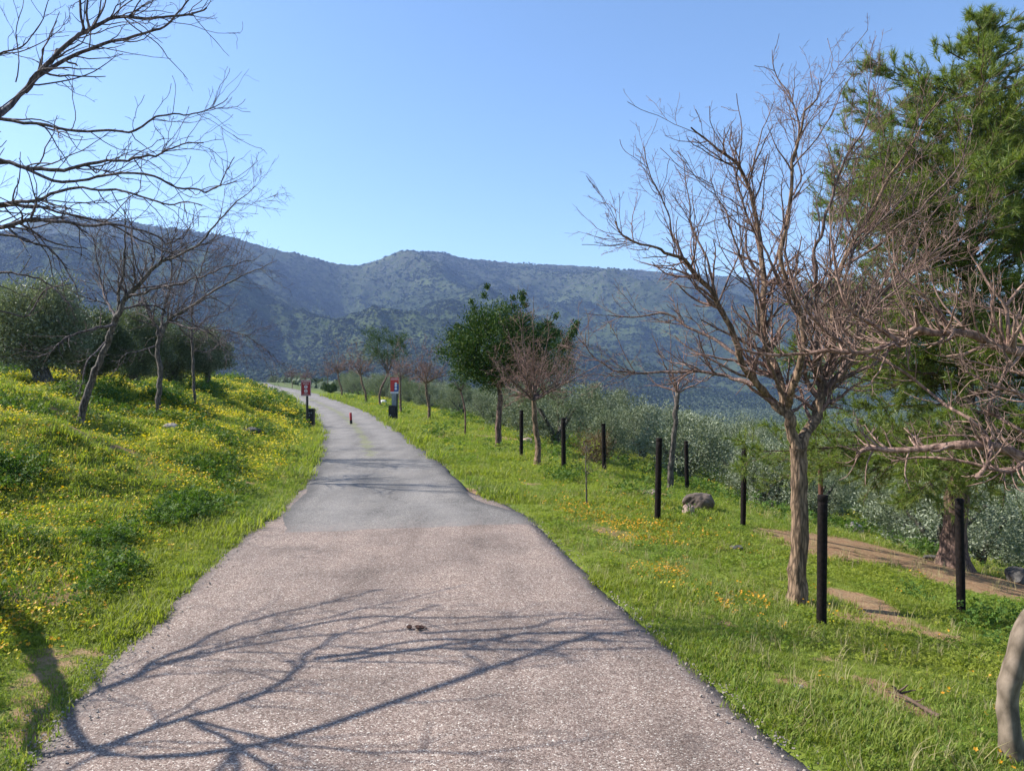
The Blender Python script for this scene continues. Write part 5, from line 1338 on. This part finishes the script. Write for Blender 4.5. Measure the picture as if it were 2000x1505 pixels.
# ------------------------------------------------------------------ rocks, stump, clods
def rock(px, py, w, h, d, mat, label, seed, Yf=None, name="rock", rot=0, tilt=0, sink=.25):
    import bmesh
    bx, by, bz = hit(px, py); kk = by / FPX
    bm = bmesh.new(); bmesh.ops.create_icosphere(bm, subdivisions=4, radius=1)
    rg = np.random.default_rng(seed); co = np.array([v.co[:] for v in bm.verts])
    for _ in range(9):       # knock flat faces off
        nn_ = norm(rg.normal(0, 1, 3)); dd = rg.uniform(.62, .9); s = co @ nn_; co = co - np.maximum(s - dd, 0)[:, None] * nn_[None, :] * .92
    nz = (fbm(co[:, 0] * 2.5 + seed, co[:, 1] * 2.5 + co[:, 2] * 1.7, seed, 4) - .5)
    co = co * (1 + nz * .28)[:, None]
    co = co * np.array([w * kk / 2, d * kk / 2, h * kk / 2])
    for v, c in zip(bm.verts, co): v.co = c
    me = bpy.data.meshes.new(name); bm.to_mesh(me); bm.free(); me.materials.append(M[mat])
    o = obj(name, me, None, (bx, by, bz + h * kk / 2 * (1 - sink))); o.rotation_euler = (tilt, 0, rot)
    return tag(o, label, "rock")
rock(1364, 990, 64, 40, 50, 'rock_brown', "large dark grey rock on the slope between the posts", 1, rot=.3, tilt=.1)
rock(1345, 1003, 26, 30, 26, 'rock_pink', "small pinkish rock at the foot of the large dark rock", 2)
rock(1668, 1040, 36, 34, 30, 'rock', "rounded pale brown rock beyond the dirt path", 3)
rock(1985, 1132, 46, 38, 46, 'rock_dark', "dark boulder beside the path at the right edge", 4)
rock(1818, 1088, 34, 12, 20, 'rock_dark', "flat dark stone at the foot of the pine", 5)
rock(1437, 1068, 30, 12, 22, 'rock_dark', "flat dark stone lying in the grass left of the big bare trunk", 6)
rock(492, 842, 34, 15, 30, 'rock_dark', "grey stone half sunk in the flowered bank near the road", 7)
rock(335, 836, 34, 18, 34, 'rock', "grey stone on the bank below the middle bare tree", 8)
rock(748, 784, 15, 10, 16, 'rock_white', "white rock left of the right sign", 9)
rock(780, 787, 8, 6, 10, 'rock_white', "small white stone just right of the right sign post", 10)
rock(1272, 962, 34, 14, 30, 'rock_pink', "low pinkish stone behind the post in the flowers", 11)
rock(1030, 862, 22, 15, 26, 'rock_pink', "reddish rock heap beside the left black post", 12)
rock(1008, 830, 14, 8, 14, 'rock_pink', "small reddish rock behind the black posts, beyond the pale path", 13)
rock(1400, 1215, 10, 5, 8, 'rock', "tiny pale stone in a worn spot of the lawn", 14)
rock(1560, 1338, 20, 8, 16, 'rock', "small pale stone on bare soil in the lawn", 15)

# brown clods on the road
bx, by, bz = hit(815, 1237)
root = empty("dung", (bx, by, .02), "small dark brown clods on the pinkish road", "dung")
import bmesh
rg = np.random.default_rng(5)
for (dx, dy, s_) in [(-.055, .0, .020), (-.045, -.012, .012), (.0, .012, .016), (.025, .018, .013), (.01, -.02, .017), (.035, -.01, .014), (.045, .012, .009), (.06, -.015, .008), (-.02, -.03, .006), (.012, -.045, .007)]:
    bm = bmesh.new(); bmesh.ops.create_icosphere(bm, subdivisions=2, radius=s_)
    for v in bm.verts: v.co *= rg.uniform(.75, 1.2); v.co.z *= .55
    bm_obj("clod", bm, M['dung'], root, loc=(dx, dy, s_ * .4))

# dead wood lying in the grass
bx, by, bz = hit(1790, 1382)
root = empty("fallen_branch", (bx, by, bz), "rotting brown branch lying in a scrape of the lawn", "branch")
a0 = np.array(hit(1735, 1352)) - [bx, by, bz]; a1 = np.array(hit(1835, 1402)) - [bx, by, bz]
c = catmull([a0 + [0, 0, .02], a0 * .4 + a1 * .1 + [0, .02, .035], a1 * .5 + [0, 0, .025], a1 + [0, 0, .02]], 18)
V, F = tubes(c[None], (np.linspace(.006, .012, 18) * (1 + rg.normal(0, .12, 18)))[None], 8); obj("stem", mesh_np("stem", V, F, M['wood']), root)
q = spawn(c[None], np.full((1, 18), .016), np.random.default_rng(3), dens=45, t0=.05, t1=1, ang=(.3, 1.2), Lr=(.1, .35), n=5, rr=(.3, .6), wig=.25, up=-.05)
V, F = tubes(q[0], q[1], 4); obj("twigs", mesh_np("twigs", V, F, M['wood']), root)

# young sapling with a mulch ring
bx, by, bz = hit(1146, 985)
sp_ = [at(1146, 988, by), at(1145, 940, by), at(1144, 900, by), at(1146, 858, by)]
lb = [(sp_[:2], .012, .010, 1), (sp_[1:], .010, .004, 0)]
root, made = build_tree("sapling", (bx, by, bz - .03), lb,
    [dict(dens=22, t0=.0, t1=1.0, ang=(A(35), A(75)), Lr=(.35, .75), n=6, rr=(.4, .6), wig=.12, up=.03, k=4, rmin=.003, lmax=.42, also=True),
     dict(dens=14, t0=.1, t1=1.0, ang=(A(25), A(60)), Lr=(.3, .6), n=4, rr=(.5, .7), wig=.12, up=.05, k=3, rmin=.002, lmax=.2)],
    "thin young sapling with sparse twigs in front of the reddish bush", "tree", (M['bark_dark'],) * 3, seed=88)
p = np.concatenate([m_[0][:, -1] for m_ in made]); d = norm(np.random.default_rng(4).normal(0, 1, (len(p) * 3, 3)) + [0, 0, .4])
V, F = leaf_quads(np.repeat(p, 3, 0), d, .03, .012, np.random.default_rng(6)); obj("leaves", mesh_np("leaves", V, F, M['weed'], False), root)

# shrubs along the slope edge
def shrub(px, py, w, h, mat, label, seed, L=.06, W=.02):
    bx, by, bz = hit(px, py); kk = by / FPX; rg = np.random.default_rng(seed)
    V, F = olive_crown(w * kk / 2, w * kk / 2, h * kk / 2, 70, 60, rg, L=L, W=W, cr=(.08, .2), bottom=-.9); V[:, 2] += h * kk / 2
    root = empty("shrub", (bx, by, bz), label, "shrub")
    tag(obj("foliage", mesh_np("foliage", V, F, M[mat], False), root), kind='stuff')
    th = np.arange(7) * .9; P = np.stack([np.zeros((7, 3)), np.stack([np.cos(th) * .3 * w * kk / 2, np.sin(th) * .3 * w * kk / 2, np.full(7, h * kk * .35)], -1), np.stack([np.cos(th) * .7 * w * kk / 2, np.sin(th) * .7 * w * kk / 2, np.full(7, h * kk * .8)], -1)], 1)
    V, F = tubes(P, np.repeat(np.array([[.012, .009, .004]]), 7, 0), 5); obj("stems", mesh_np("stems", V, F, M['bark_dark']), root)
M['redbush'] = leaf_mat('reddish_leaves', [(.10, .06, .03), (.16, .10, .05), (.12, .12, .05)], .25, .6)
shrub(1160, 905, 60, 66, 'redbush', "reddish brown bush behind the post at the slope edge", 201)
shrub(1350, 905, 90, 60, 'weed', "bright green bush behind the slim bluish trunk", 202)
shrub(645, 762, 26, 16, 'ever', "low dark green bush at the inside of the road bend", 203, L=.12, W=.05)

# ------------------------------------------------------------------ air
me = bpy.data.meshes.new("haze")
x0, x1, y0, y1, z0, z1 = -5200, 5200, -60, 3500, -420, 520
V = [(x0, y0, z0), (x1, y0, z0), (x1, y1, z0), (x0, y1, z0), (x0, y0, z1), (x1, y0, z1), (x1, y1, z1), (x0, y1, z1)]
me.from_pydata(V, [], [(0, 3, 2, 1), (4, 5, 6, 7), (0, 1, 5, 4), (1, 2, 6, 5), (2, 3, 7, 6), (3, 0, 4, 7)]); me.update()
m, t, out = new_mat('air_haze')
pv = N(t, "ShaderNodeVolumePrincipled"); pv.inputs['Color'].default_value = (.40, .57, 1.0, 1); pv.inputs['Density'].default_value = HAZE_DENSITY
pv.inputs['Anisotropy'].default_value = .2
t.links.new(pv.outputs[0], out.inputs['Volume']); me.materials.append(m)
tag(obj("haze", me), "thin blue haze in the valley air", kind='stuff')
